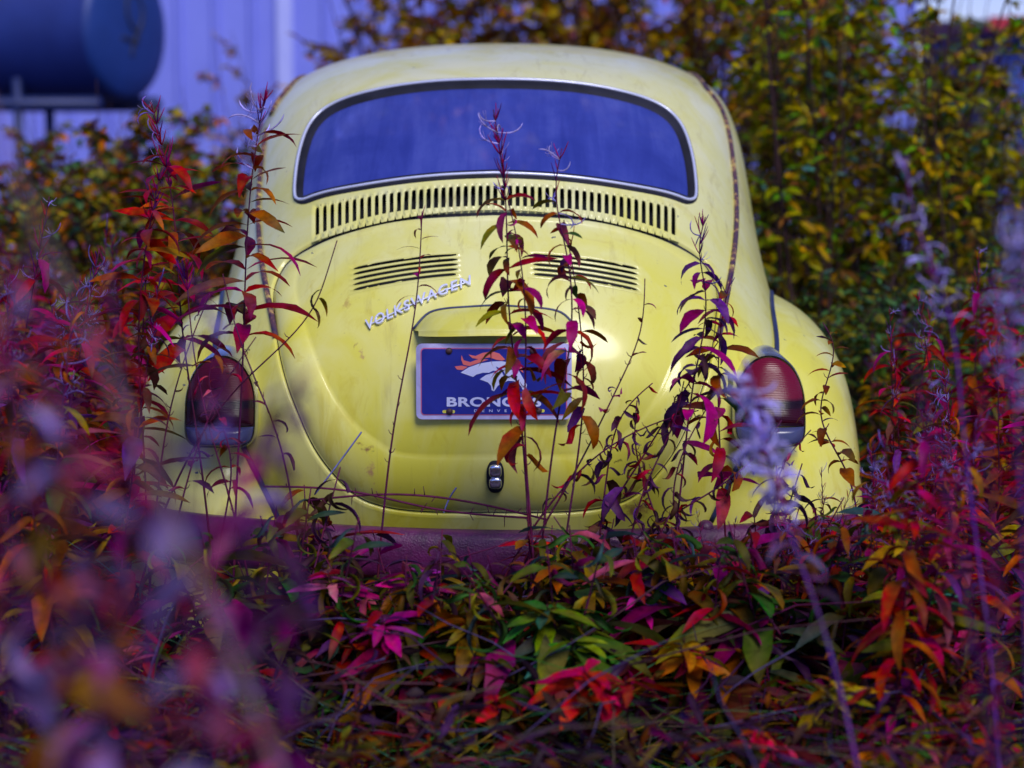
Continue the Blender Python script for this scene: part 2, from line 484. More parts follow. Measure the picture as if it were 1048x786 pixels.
def offset_poly(poly, d):
    """move a closed outline outwards by d picture units (d may be an array)"""
    nx = np.roll(poly, -1, 0) - np.roll(poly, 1, 0)
    n = np.stack([nx[:, 1], -nx[:, 0]], -1); n /= np.linalg.norm(n, axis=1, keepdims=True) + 1e-9
    c = poly.mean(0)
    if ((poly - c) * n).sum() < 0: n = -n
    d = np.asarray(d, float)
    return poly + n * (d[:, None] if d.ndim else d)

LID_O = [(0, 219), (80, 223), (128, 231), (165, 242), (190, 253), (208, 264), (219, 276), (226, 291), (228, 306), (226, 330), (222, 360),
         (214, 392), (203, 422), (187, 457), (167, 485), (149, 503), (131, 514), (99, 522), (53, 525), (0, 525)]
LID_C = [(0, 225), (78, 229), (124, 237), (158, 247), (180, 258), (194, 268), (202, 278), (204, 291), (203, 304), (195, 332), (183, 367),
         (168, 400), (158, 416), (145, 432), (130, 445), (117, 454), (103, 462), (78, 465.5), (45, 466), (0, 466)]
WIN_O = [(0, 81), (45, 82), (90, 86), (130, 93.5), (160, 103), (180, 115), (192, 130), (199, 148), (203, 165), (205.5, 185), (206, 198), (204, 205.5), (198, 208),
         (188, 205.5), (150, 196), (100, 188), (50, 183), (0, 181)]
lidO = mirror_closed(LID_O); lidC = mirror_closed(LID_C)
# same number of points on both: resample by key index instead of length
def keyed(half, n=120):
    h = np.asarray(half, float); h = spline(np.arange(len(h)), h)(np.linspace(0, len(h) - 1, n))
    right = np.stack([XC + h[:, 0], h[:, 1]], -1); left = np.stack([XC - h[:, 0], h[:, 1]], -1)[::-1]
    return np.r_[right, left[1:-1]]
lidO = keyed(LID_O); lidC = keyed(LID_C)
winO = mirror_closed(WIN_O, 140)
topness = np.clip((300 - lidO[:, 1]) / 70, 0, 1)
gapO = offset_poly(lidO, 1.7 + 3.2 * topness)
ringO = offset_poly(gapO, 4.0)
holeO = offset_poly(gapO, 2.0)

VY0 = lambda dx: 189.5 + .00068 * dx ** 2        # vent slots: upper and lower arc
VY1 = lambda dx: 211.0 + .00094 * dx ** 2

# ---- main shell grid
nt_ = 440
tt = np.linspace(-PI / 2, PI / 2, nt_ + 1)
vv_ = np.r_[np.linspace(0, _d[8] + .05, 430), np.linspace(_d[8] + .05, VMAX, 150)[1:]]
T, V = np.meshgrid(tt, vv_)
P = S(T, V).reshape(-1, 3)
nr, nc = T.shape
idx = np.arange(nr * nc).reshape(nr, nc)
Q = np.stack([idx[:-1, :-1], idx[:-1, 1:], idx[1:, 1:], idx[1:, :-1]], -1).reshape(-1, 4)
FC = P[Q].mean(1); fp = proj(FC)
rear = np.repeat((vv_[:-1] < _d[8] + .12), nc - 1) & (FC[:, 1] < 1.25)
kill = np.zeros(len(Q), bool)
ri = np.where(rear)[0]
k = inside(holeO, fp[ri]) | inside(offset_poly(winO, -5), fp[ri])
dx = fp[ri, 0] - XC
k |= (np.abs(dx) < 188) & (fp[ri, 1] > VY0(dx) - 1.5) & (fp[ri, 1] < VY1(dx) + 1.5)
kill[ri] = k
# windscreen opening in the front of the cabin
tq = T.reshape(-1)[Q].mean(1); vq = V.reshape(-1)[Q].mean(1)
kill |= (vq > _d[13] + .03) & (vq < _d[14] - .03) & (np.abs(tq) < 1.0)
def grid_mesh(name, P, Q):
    used = np.unique(Q); mp = -np.ones(len(P), int); mp[used] = np.arange(len(used))
    me = bpy.data.meshes.new(name)
    me.from_pydata(P[used].tolist(), [], mp[Q].tolist())
    return me

# rust places (found on the surface)
def surf(px, py):
    a = inv([(px, py)]); return S(a[:, 0], a[:, 1])[0], Snrm(a[:, 0], a[:, 1])[0]
RU = (.24, .09, .045); RD = (.02, .008, .012)
rust_pts = [(surf(387, 478)[0], .010, 4.2, (.50, .26, .13)), (surf(384, 452)[0], .015, .8, RU), (surf(388, 457)[0], .0075, .7, RD), (surf(376, 446)[0], .010, .6, RU), (surf(378, 352)[0], .010, 1.8, (.42, .2, .12)),
            (surf(394, 362)[0], .006, 1.8, RU), (surf(369, 344)[0], .006, 1, RU), (surf(660, 515)[0], .03, .7, RU), (surf(363, 300)[0], .010, 1.5, (.5, .36, .08)), (surf(530, 243)[0], .004, 1, RU), (surf(640, 465)[0], .008, .5, RD)]
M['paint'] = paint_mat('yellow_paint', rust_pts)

# side panels between the rear and the front edge of the shell, part of the same body mesh
Er = S(PI / 2, np.linspace(0, _d[10], 300)); Ef = S(PI / 2, np.linspace(_d[11], VMAX, 300))
def edge_at(E, z):
    o = np.argsort(E[:, 2]); return np.interp(z, E[o, 2], E[o, 0]), np.interp(z, E[o, 2], E[o, 1])
def side_pt(y, z):
    xr, yr = edge_at(Er, z); xf, yf = edge_at(Ef, z)
    k = np.clip((y - yr) / np.maximum(yf - yr, 1e-6), 0, 1)
    return xr + (xf - xr) * k + .012 * np.sin(PI * k)
sv = []; sf = []
zs = np.linspace(.36, Er[:, 2].max(), 50)
for sgn in (-1, 1):
    b0 = len(P) + len(sv)
    for z in zs:
        _, yr = edge_at(Er, z); _, yf = edge_at(Ef, z)
        for y in np.linspace(yr, yf, 40): sv.append((sgn * side_pt(y, z), y, z))
    for i in range(len(zs) - 1):
        for j in range(39):
            q = [b0 + i * 40 + j, b0 + i * 40 + j + 1, b0 + (i + 1) * 40 + j + 1, b0 + (i + 1) * 40 + j]
            sf.append(q if sgn > 0 else q[::-1])
# lid-opening rim
def tv_ring(polys, offs):
    out = []
    for p, o in zip(polys, offs):
        a = inv(p); out.append(S(a[:, 0], a[:, 1]) + Snrm(a[:, 0], a[:, 1]) * o)
    return out
rings = tv_ring([ringO, offset_poly(gapO, .8), gapO, gapO], [.0002, .0002, -.0012, -.020])
rv = np.concatenate(rings); m_ = len(gapO); rf = []
b0 = len(P) + len(sv)
for i in range(3):
    for j in range(m_):
        j2 = (j + 1) % m_
        rf.append([b0 + i * m_ + j, b0 + (i + 1) * m_ + j, b0 + (i + 1) * m_ + j2, b0 + i * m_ + j2])
allP = np.concatenate([P, np.array(sv), rv]); allQ = np.concatenate([Q[~kill], np.array(sf), np.array(rf)])
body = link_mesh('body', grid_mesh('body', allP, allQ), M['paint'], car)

def fix_out(o, centre=None):
    import bmesh
    bm = bmesh.new(); bm.from_mesh(o.data); bmesh.ops.recalc_face_normals(bm, faces=bm.faces); bm.to_mesh(o.data); bm.free()

# make the shell's faces look outwards
def orient(me, centre):
    n = len(me.polygons); c = np.empty(n * 3); nn = np.empty(n * 3)
    me.polygons.foreach_get('center', c); me.polygons.foreach_get('normal', nn)
    c = c.reshape(-1, 3) - np.array(centre); nn = nn.reshape(-1, 3)
    return ((c * nn).sum(1) < 0)
def flip_where(o, centre):
    me = o.data; bad = orient(me, centre)
    if bad.any():
        import bmesh
        bm = bmesh.new(); bm.from_mesh(me); bm.faces.ensure_lookup_table()
        bmesh.ops.reverse_faces(bm, faces=[bm.faces[i] for i in np.where(bad)[0]])
        bm.to_mesh(me); bm.free()
flip_where(body, (0, 1.9, .7))

def band(name, polys, offs, mat, parent):
    rg = tv_ring(polys, offs); n = len(polys[0]); v = np.concatenate(rg); f = []
    for i in range(len(polys) - 1):
        for j in range(n):
            j2 = (j + 1) % n; f.append((i * n + j, (i + 1) * n + j, (i + 1) * n + j2, i * n + j2))
    o = mesh_obj(name, v, f, mat, parent); flip_where(o, (0, 1.6, .7)); return o

# ---- engine lid
nO = len(lidO)
aO = inv(offset_poly(lidO, -.4)); aC = inv(lidC)
cen = np.array([0, inv([(XC, 372)])[0, 1]])
lt, lvv, lo = [], [], []
NR1, NR2 = 46, 22
for i in range(1, NR1 + 1):
    k = i / NR1; p = cen + (aC - cen) * k; lt.append(p); lo.append(np.full(nO, .0))
lowness = np.clip((lidO[:, 1] - 250) / 120, 0, 1)
for i in range(1, NR2 + 1):
    k = i / NR2; p = aC + (aO - aC) * k; lt.append(p)
    bul = .0085 * (4 * k * (1 - k)) ** .8 * (.25 + .75 * lowness) - .0035 * k ** 6
    lo.append(bul)
lt = np.concatenate(lt); lo = np.concatenate(lo)
lidP = S(lt[:, 0], lt[:, 1]) + Snrm(lt[:, 0], lt[:, 1]) * lo[:, None]
edge = S(aO[:, 0], aO[:, 1]) + Snrm(aO[:, 0], aO[:, 1]) * -.018
cenP = S(np.array([0.]), np.array([cen[1]]))
lidP = np.concatenate([cenP, lidP, edge])
tot = NR1 + NR2 + 1
lq = []
for i in range(tot - 1):
    for j in range(nO):
        j2 = (j + 1) % nO
        lq.append((1 + i * nO + j, 1 + (i + 1) * nO + j, 1 + (i + 1) * nO + j2, 1 + i * nO + j2))
fan = [(0, 1 + j, 1 + (j + 1) % nO) for j in range(nO)]
# louvre openings
LV = [(-147, -37), (37, 147)]
LY = lambda dx, i: (259.5 + .00075 * dx ** 2) + i * (5.0 + .0000175 * dx ** 2)
lq = np.array(lq); lc = proj(lidP[lq].mean(1))
ldx = lc[:, 0] - XC
lkill = (np.abs(ldx) > 37) & (np.abs(ldx) < 147) & (lc[:, 1] > LY(ldx, 0) - 2) & (lc[:, 1] < LY(ldx, 4) + 2)
lidF = [tuple(f) for f in lq[~lkill]] + fan
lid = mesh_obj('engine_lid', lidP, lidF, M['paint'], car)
flip_where(lid, (0, 1.6, .7))
band('lid_gap_shade', [offset_poly(lidO, -1.5), offset_poly(gapO, 1.5)], [-.0075, -.0075], M['rubber'], lid)  # dark strip laid in the gap, standing in for its shade

def slots(name, cells, mat, parent, off=.0004, depth=.0018):
    """pressed openings: each cell is an outer four-cornered patch with a rounded hole and turned-in walls.
    cells: (x0,x1,ya(x),yb(x),hx0,hx1,hya(x),hyb(x)) in picture units on the surface"""
    px = []; kinds = []; faces = []
    NS = 24
    for (x0, x1, ya, yb, h0, h1, ha, hb) in cells:
        b = len(px)
        cxh = (h0 + h1) / 2
        outer = []; inner = []
        for q in range(NS):
            a = 2 * PI * (q + .5) / NS
            ca, sa = math.cos(a), math.sin(a)
            m = max(abs(ca), abs(sa)); ux, uy = ca / m, sa / m            # on the square
            ex = math.copysign(abs(ca) ** (2 / 5.5), ca); ey = math.copysign(abs(sa) ** (2 / 5.5), sa)
            X = (x0 + x1) / 2 + ux * (x1 - x0) / 2
            outer.append((XC + X, (ya(X) + yb(X)) / 2 + uy * (yb(X) - ya(X)) / 2))
            X = cxh + ex * (h1 - h0) / 2
            inner.append((XC + X, (ha(X) + hb(X)) / 2 + ey * (hb(X) - ha(X)) / 2))
        # exact corners so that neighbours meet
        px += outer; px += inner; px += inner; px += inner
        kinds += [off] * NS + [off] * NS + [off - .0016] * NS + [-depth] * NS
        # shrink 2nd inner ring a little for a soft lip
        for r_ in range(3):
            for q in range(NS):
                q2 = (q + 1) % NS
                faces.append((b + r_ * NS + q, b + r_ * NS + q2, b + (r_ + 1) * NS + q2, b + (r_ + 1) * NS + q))
    a = inv(px); kk = np.array(kinds)
    pts = S(a[:, 0], a[:, 1]) + Snrm(a[:, 0], a[:, 1]) * kk[:, None]
    o = mesh_obj(name, pts, faces, mat, parent)
    return o

NSL = 49; PIT = 372.0 / NSL
cells = []
for i in range(NSL):
    c = -186 + PIT * (i + .5)
    ex0 = -3 if i == 0 else 0; ex1 = 3 if i == NSL - 1 else 0
    cells.append((c - PIT / 2 + ex0, c + PIT / 2 + ex1, lambda x: VY0(x) - 4, lambda x: VY1(x) + 4, c - 2.15, c + 2.15, VY0, VY1))
vent = slots('vent_panel', cells, M['paint'], car)
flip_where(vent, (0, 1.6, .6))
def backing(name, quad_fn, parent, depth, nx=40, ny=4):  # near-black sheet behind the slots, its colour standing in for shade inside
    pts = []; 
    for j in range(ny):
        for i in range(nx): pts.append(quad_fn(i / (nx - 1), j / (ny - 1)))
    a = inv(pts); q = S(a[:, 0], a[:, 1]) - Snrm(a[:, 0], a[:, 1]) * depth
    f = [(j * nx + i, j * nx + i + 1, (j + 1) * nx + i + 1, (j + 1) * nx + i) for j in range(ny - 1) for i in range(nx - 1)]
    return mesh_obj(name, q, f, M['dark'], parent)
backing('slot_shade_backing', lambda u, w: (XC - 190 + 380 * u, VY0(-190 + 380 * u) - 3 + w * (VY1(-190 + 380 * u) - VY0(-190 + 380 * u) + 6)), vent, .03)
for (a0, a1) in LV:
    cells = []
    for i in range(5):
        ya = (lambda i: lambda x: LY(x, i - .5) if i else LY(x, 0) - 4)(i)
        yb = (lambda i: lambda x: LY(x, i + .5) if i < 4 else LY(x, 4) + 4)(i)
        ha = (lambda i: lambda x: LY(x, i) - 1.75)(i); hb = (lambda i: lambda x: LY(x, i) + 1.6)(i)
        cells.append((a0 - 4, a1 + 4, ya, yb, a0, a1, ha, hb))
    # louvre cells are long: several sampled arcs each
    lou = MB()
    vs = []; fs = []; kd = []
    NX = 30
    for (x0, x1, ya, yb, h0, h1, ha, hb) in cells:
        b = len(vs)
        for i in range(NX + 1):
            k = i / NX; xo = x0 + (x1 - x0) * k; xi = h0 + (h1 - h0) * k
            ends = min(1, min(k, 1 - k) * 14) ** .5
            mid = (ha(xi) + hb(xi)) / 2; hh = (hb(xi) - ha(xi)) / 2 * max(ends, .02)
            row = [(xo, ya(xo)), (xi, mid - hh), (xi, mid - hh), (xi, mid + hh), (xi, mid + hh), (xo, yb(xo))]
            vs += [(XC + X, Y) for X, Y in row]; kd += [.0004, .0004, -.0012, -.006, .0012, .0004]
        for i in range(NX):
            r0 = b + i * 6; r1 = r0 + 6
            for (p, q) in ((0, 1), (1, 2), (3, 4), (4, 5)):
                fs.append((r0 + p, r0 + q, r1 + q, r1 + p))
        fs.append((b, b + 1, b + 4, b + 5)); e = b + NX * 6; fs.append((e + 5, e + 4, e + 1, e))
    a = inv(vs); pts = S(a[:, 0], a[:, 1]) + Snrm(a[:, 0], a[:, 1]) * np.array(kd)[:, None]
    lo_ = mesh_obj('louvre_panel', pts, fs, M['paint'], lid)
    flip_where(lo_, (0, 1.6, .6))
    backing('slot_shade_backing', lambda u, w: (XC + a0 - 3 + (a1 - a0 + 6) * u, LY(a0 + (a1 - a0) * u, 0) - 3 + w * (LY(a0 + (a1 - a0) * u, 4) - LY(a0 + (a1 - a0) * u, 0) + 6)), lo_, .03)

# crease line, plate lamp housing, latch
def fan_patch(name, outline, off, mat, parent, rings_n=14):
    a = inv(outline); c = a.mean(0); c[0] = 0 if abs(c[0]) < .05 else c[0]
    pts = [c[None]]
    for i in range(1, rings_n + 1): pts.append(c + (a - c) * (i / rings_n))
    p = np.concatenate(pts); q = S(p[:, 0], p[:, 1]) + Snrm(p[:, 0], p[:, 1]) * off
    n = len(outline); f = [(0, 1 + j, 1 + (j + 1) % n) for j in range(n)]
    for i in range(rings_n - 1):
        for j in range(n):
            j2 = (j + 1) % n; f.append((1 + i * n + j, 1 + (i + 1) * n + j, 1 + (i + 1) * n + j2, 1 + i * n + j2))
    return mesh_obj(name, q, f, mat, parent)
glass = fan_patch('rear_window', offset_poly(winO, -7.2), -.004, M['glass'], car, 30)
flip_where(glass, (0, 1.6, .7))
band('rubber_seal', [offset_poly(winO, d) for d in (1.4, 1.0, -.5, -3, -5, -7, -8.5)], [-.002, .002, .004, .0045, .004, .0015, -.006], M['rubber'], glass)
ch = tv_ring([offset_poly(winO, -2.2)], [.0055])[0]
mb = MB(); mb.tube(ch, .0034, 8, closed=True); mb.build('chrome_trim', M['trim'], glass)

# drip rails
RAIL = [(213, 91.5), (226, 108), (235, 133), (240, 165), (243, 197), (243, 238), (239, 275), (233, 308), (226, 345)]
for sgn in (-1, 1):
    pr = smooth_poly(RAIL, 60); a = inv(np.stack([509 + sgn * pr[:, 0], pr[:, 1]], -1))
    t0, v0 = a[0]
    fw = np.stack([np.full(50, t0) * np.linspace(1, 1.0, 50), np.linspace(_d[13] - .05, v0 + .03, 50)], -1)
    a = np.r_[fw, a]

    pts = S(a[:, 0], a[:, 1]) + Snrm(a[:, 0], a[:, 1]) * .003
    mb = MB(); mb.tube(pts, .0062, 7); mb.build('drip_rail', M['rail'], car)

# fenders
def fender(y0, front=False):
    vs = []; fs = []; na, nf = 80, 36
    for i in range(na + 1):
        a = R(-24 + 232 * i / na)
        Rr = .58 + .075 * math.cos(a) ** 2 - .05 * math.sin(a) ** 2 + .0 
        for j in range(nf + 1):
            ph = PI / 2 * j / nf
            n = 2.25
            s = math.sin(ph) ** (2 / n); c = math.cos(ph) ** (2 / n)
            x = .44 + .337 * s
            r = Rr - .235 + .235 * c - .085 * max(0, (.60 - x) / .16) ** 2
            vs.append((x, y0 - r * math.cos(a), .375 + r * math.sin(a)))
        x, y, z = vs[-1]
        vs.append((x - .012, y0 - (Rr - .255) * math.cos(a), .375 + (Rr - .255) * math.sin(a)))
    w = nf + 2
    for i in range(na):
        for j in range(nf + 1): fs.append((i * w + j, i * w + j + 1, (i + 1) * w + j + 1, (i + 1) * w + j))
    return vs, fs
FY = .845
fv, ff = fender(FY)
fv = np.array(fv)
for sgn in (-1, 1):
    for y0, nm in ((FY, 'rear_fender'), (3.15, 'front_fender')):
        q = fv.copy(); q[:, 1] += y0 - FY
        if nm == 'front_fender': q[:, 1] = 2 * y0 - q[:, 1]
        q[:, 0] *= sgn
        o = mesh_obj(nm, q, ff, M['paint'], car); flip_where(o, (sgn * .45, y0, .3))

# fender beading: where the fender meets the body
from mathutils.bvhtree import BVHTree
bb_ = BVHTree.FromPolygons([v.co.copy() for v in body.data.vertices], [tuple(p.vertices) for p in body.data.polygons])
grid_f = fv.reshape(81, 38, 3)
bead = []
for i in range(3, 66):
    for j in range(36, 0, -1):           # from the outer lip inwards until the body is met
        p, q = Vector(grid_f[i, j]), Vector(grid_f[i, j - 1]); d = q - p
        loc, nrm, _i, dd = bb_.ray_cast(p, d.normalized(), d.length)
        if loc is not None:
            bead.append(loc - d.normalized() * .002 + Vector((0, -.002, .002))); break
bead = [p for k, p in enumerate(bead) if k == 0 or (p - bead[k - 1]).length < .12]
bead = smooth_poly([tuple(p) for p in bead[::3]], 90)
for sgn in (-1, 1):
    mb = MB(); mb.tube([(sgn * p[0], p[1], p[2]) for p in bead], .0062, 7); mb.build('beading', M['beading'], car)

# tail lamps
def lamp_outline(hw, ht, hb, n=64):
    o = []
    for i in range(n):
        a = 2 * PI * i / n + PI / 2
        c, s = math.cos(a), math.sin(a)
        e = 2.1 if s > 0 else 5.0
        o.append((math.copysign(abs(c) ** (2 / e), c) * hw, math.copysign(abs(s) ** (2 / e), s) * (ht if s > 0 else hb)))
    return np.array(o)
def lamp(sgn):
    cx_, cz_ = sgn * .552, .700
    def face(o, y_base, dome, tilt=.30, rr=(1., .96, .85, .6, .3, .02)):
        vs = []; 
        for k in rr:
            for (x, z) in o * k:
                vs.append((cx_ + x, y_base + tilt * z - dome * (1 - k ** 2), cz_ + z))
        return vs
    root = None
    o = lamp_outline(.073, .106, .079)
    n = len(o); mb = MB()
    vs = [(cx_ + x, .46 + .3 * z, cz_ + z) for x, z in o] + [(cx_ + x, .225 + .3 * z, cz_ + z) for x, z in o] + \
         [(cx_ + x, .215 + .3 * z, cz_ + z) for x, z in o * .97] + [(cx_ + x, .222 + .3 * z, cz_ + z) for x, z in o * .92]
    fs = [(r_ * n + j, (r_ + 1) * n + j, (r_ + 1) * n + (j + 1) % n, r_ * n + (j + 1) % n) for r_ in range(3) for j in range(n)]
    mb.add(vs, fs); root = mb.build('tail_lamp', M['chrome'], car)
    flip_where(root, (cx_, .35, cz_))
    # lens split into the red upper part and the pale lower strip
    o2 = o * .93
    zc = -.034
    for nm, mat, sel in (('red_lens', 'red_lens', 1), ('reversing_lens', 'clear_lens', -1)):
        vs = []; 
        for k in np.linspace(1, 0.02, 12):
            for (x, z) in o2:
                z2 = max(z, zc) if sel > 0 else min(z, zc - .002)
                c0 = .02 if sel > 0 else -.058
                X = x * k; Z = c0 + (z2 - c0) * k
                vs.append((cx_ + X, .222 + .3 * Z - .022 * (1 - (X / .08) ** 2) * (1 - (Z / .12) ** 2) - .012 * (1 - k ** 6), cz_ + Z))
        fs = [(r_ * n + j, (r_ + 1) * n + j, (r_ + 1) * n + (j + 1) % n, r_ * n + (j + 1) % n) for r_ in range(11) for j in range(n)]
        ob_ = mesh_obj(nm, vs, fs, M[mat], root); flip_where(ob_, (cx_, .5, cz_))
lamp(-1); lamp(1)

# bumper
def bumper_mesh():
    vs = []; fs = []; prof_ = []
    for i in range(18):
        a = 2 * PI * i / 18
        prof_.append((math.copysign(abs(math.cos(a)) ** .8, math.cos(a)) * .030, math.copysign(abs(math.sin(a)) ** .62, math.sin(a)) * .050))
    xs = np.linspace(-.755, .755, 61)
    for x in xs:
        y = .040 + .36 * x * x + .3 * max(0, abs(x) - .6) ** 1.5 * 2.0
        dy = .72 * x + (.9 * max(0, abs(x) - .6) ** .5) * np.sign(x)
        L = math.hypot(1, dy); nx, ny = dy / L, -1 / L
        k = min(1, (0.755 - abs(x)) / .03 + .45)
        for (a, b) in prof_: vs.append((x + nx * -a * -1 * k, y + ny * a * k,     .437 + .012 * -x + b * k))
    n = len(prof_)
    for i in range(len(xs) - 1):
        for j in range(n):
            j2 = (j + 1) % n; fs.append((i * n + j, (i + 1) * n + j, (i + 1) * n + j2, i * n + j2))
    fs.append(tuple(range(n))); fs.append(tuple((len(xs) - 1) * n + j for j in range(n))[::-1])
    return vs, fs
bv, bf = bumper_mesh()
bumper = mesh_obj('bumper', bv, bf, M['bumper'], car); fix_out(bumper)
def dome(r, c, ax=(0, -1, 0), h=None, seg=14, rings_n=6):
    mb = MB(); vs = []; ax = Vector(ax).normalized(); a = ax.orthogonal().normalized(); b = ax.cross(a); h = h or r
    for i in range(rings_n + 1):
        t = PI / 2 * i / rings_n
        for j in range(seg):
            q = 2 * PI * j / seg
            vs.append(Vector(c) + (a * math.cos(q) + b * math.sin(q)) * r * max(math.cos(t), .01) + ax * h * math.sin(t))
    fs = [(i * seg + j, i * seg + (j + 1) % seg, (i + 1) * seg + (j + 1) % seg, (i + 1) * seg + j) for i in range(rings_n) for j in range(seg)]
    mb.add(vs, fs); return mb
for sgn in (-1, 1):
    dome(.017, (sgn * .415, .102, .482 - .005 * sgn), (0, -.3, 1), .018).build('bolt', M['bumper'], bumper)

# lamp housing over the plate
def housing():
    p0, n0 = surf(XC, 328)
    # plan sections from the lid (back) to the lower front lip
    vs = []; nx = 40; rows = 12
    a_top = [(-84, 338), (-79, 332), (-67, 321), (-59, 318.5), (-30, 315.5), (0, 314), (30, 315.5), (59, 318.5), (67, 321), (79, 332), (84, 338)]
    tp = smooth_poly([(XC + a, b) for a, b in a_top], nx)
    at_ = inv(tp); back = S(at_[:, 0], at_[:, 1])
    lipx = np.linspace(-.150, .150, nx)
    ylip = .105 + .05 * (lipx / .15) ** 4
    zl = np.full(nx, .868) - .006 * (lipx / .15) ** 2
    lip = np.stack([lipx, ylip, zl], -1)
    for r_ in range(rows + 1):
        k = r_ / rows
        b_ = back * (1 - k) + lip * k
        lift = .016 * math.sin(PI * k ** .8)
        b_ = b_ + np.array([0, -.55, .8]) * lift * (1 - (np.abs(np.linspace(-1, 1, nx)) ** 6))[:, None]
        vs.append(b_)
    vs.append(lip + np.array([0, .002, -.010])); vs.append(lip * np.array([.97, 1, 1]) + np.array([0, .012, -.011])); vs.append(lip * np.array([.95, 1, 1]) + np.array([0, .09, .006]))
    v = np.concatenate(vs); f = []
    for i in range(len(vs) - 1):
        for j in range(nx - 1): f.append((i * nx + j, i * nx + j + 1, (i + 1) * nx + j + 1, (i + 1) * nx + j))
    o = mesh_obj('plate_lamp_housing', v, f, M['paint'], lid); flip_where(o, (0, .35, .80))
    mb = MB(); mb.tube(back + np.array([0, -.003, .003]), .0026, 6); mb.build('gasket', M['beading'], lid)
housing()
# latch
lp, ln = surf(507, 487)
def rounded_block(hw, hh, d, e=3.0, n=28):
    vs = []; 
    for (k, dd) in ((1, 0), (1, d * .6), (.86, d * .92), (.5, d), (.03, d)):
        for i in range(n):
            a = 2 * PI * i / n; c, s = math.cos(a), math.sin(a)
            vs.append((math.copysign(abs(c) ** (2 / e), c) * hw * k, -dd, math.copysign(abs(s) ** (2 / e), s) * hh * k))
    fs = [(r_ * n + j, r_ * n + (j + 1) % n, (r_ + 1) * n + (j + 1) % n, (r_ + 1) * n + j) for r_ in range(4) for j in range(n)]
    return vs, fs
vs, fs = rounded_block(.0175, .034, .008, 2.6)
lt_ = mesh_obj('lid_latch', [(lp[0] + x, lp[1] - .008 + y + .25 * z * -1, lp[2] + z) for x, y, z in vs], fs, M['rubber'], lid); fix_out(lt_)
for dz, hh_ in ((.013, .014), (-.012, .012)):
    vs, fs = rounded_block(.0125, hh_, .013, 3.2)
    o = mesh_obj('latch_button', [(lp[0] + x, lp[1] - .013 + y - .25 * (z + dz), lp[2] + dz + z) for x, y, z in vs], fs, M['chrome'], lt_); fix_out(o)

# lettering
def text_mesh(body_, size=1., shear=0., offset=0., extrude=.0, spacing=1.0, bevel=0.):
    cu = bpy.data.curves.new('lettering', 'FONT'); cu.body = body_; cu.size = size; cu.shear = shear; cu.offset = offset
    cu.extrude = extrude; cu.space_character = spacing; cu.bevel_depth = bevel; cu.resolution_u = 5
    o = bpy.data.objects.new('lettering', cu); COL.objects.link(o)
    dg = bpy.context.evaluated_depsgraph_get(); dg.update()
    me = bpy.data.meshes.new_from_object(o.evaluated_get(dg), depsgraph=dg)
    bpy.data.objects.remove(o); bpy.data.curves.remove(cu)
    co = np.empty(len(me.vertices) * 3); me.vertices.foreach_get('co', co)
    return me, co.reshape(-1, 3)
me, co = text_mesh('VOLKSWAGEN', 1, .35, .0, .12, 1.18, .012)
x0, x1 = co[:, 0].min(), co[:, 0].max(); zt = co[:, 1].max()
p0 = inv([(378.5, 338), (486, 291.5)])
a = (co[:, 0] - x0) / (x1 - x0); b = co[:, 1] / zt
# connecting bar half way up
tq_ = p0[0] + (p0[1] - p0[0]) * a[:, None]
base = S(tq_[:, 0], tq_[:, 1]); nn = Snrm(tq_[:, 0], tq_[:, 1])
dirv = S(p0[1, 0], p0[1, 1]) - S(p0[0, 0], p0[0, 1]); dirv /= np.linalg.norm(dirv)
upv = np.cross(nn, dirv); upv *= np.sign(upv[:, 2:3]); upv /= np.linalg.norm(upv, axis=1, keepdims=True)
newco = base + upv * (b * .0225)[:, None] + nn * (.0045 + co[:, 2:3] * .022)
me.vertices.foreach_set('co', newco.ravel().astype(np.float32))
script = link_mesh('lettering', me, M['trim'], lid, False)
mb = MB(); ks = np.linspace(0.03, .97, 24); tq_ = p0[0] + (p0[1] - p0[0]) * ks[:, None]
bb = S(tq_[:, 0], tq_[:, 1]) + Snrm(tq_[:, 0], tq_[:, 1]) * .004 + upv.mean(0) * .0095
mb.tube(bb, .0016, 6); mb.build('lettering_bar', M['trim'], lid)

# licence plate
PW, PH = .305, .150
pc = at(505.5, 390.5, .128)
plate_tilt = R(2)
K_ = PW / 890.0
def pl(X, Y, d=0.):
    """plate design coordinates (traced at 890 units wide) -> world"""
    x = (X - 525) * K_; z = -(Y - 277.5) * K_
    return (pc[0] + x, pc[1] - d + z * math.sin(plate_tilt), pc[2] + z * math.cos(plate_tilt))
def rrect(x0, y0, x1, y1, r, n=8):
    o = []
    for cx_, cy_, a0 in ((x1 - r, y0 + r, -90), (x1 - r, y1 - r, 0), (x0 + r, y1 - r, 90), (x0 + r, y0 + r, 180)):
        for i in range(n + 1):
            a = R(a0 + 90 * i / n); o.append((cx_ + r * math.cos(a), cy_ + r * math.sin(a)))
    return o
def poly_plate(name, loops, d, mat, parent, thick=.0006):
    import bmesh
    bm = bmesh.new()
    for lp_ in loops:
        f = bm.faces.new([bm.verts.new(pl(X, Y, d)) for X, Y in lp_])
    bmesh.ops.triangulate(bm, faces=bm.faces)
    g = bmesh.ops.extrude_face_region(bm, geom=bm.faces[:])
    for v in [e for e in g['geom'] if isinstance(e, bmesh.types.BMVert)]: v.co.y += thick
    bmesh.ops.recalc_face_normals(bm, faces=bm.faces)
    me = bpy.data.meshes.new(name); bm.to_mesh(me); bm.free()
    return link_mesh(name, me, mat, parent, False)
plate = poly_plate('licence_plate', [rrect(80, 60, 970, 495, 34)], 0, M['plate_rim'], car, .0018)
poly_plate('border_line', [rrect(106, 84, 944, 471, 22)], .0008, M['plate_red'], plate)
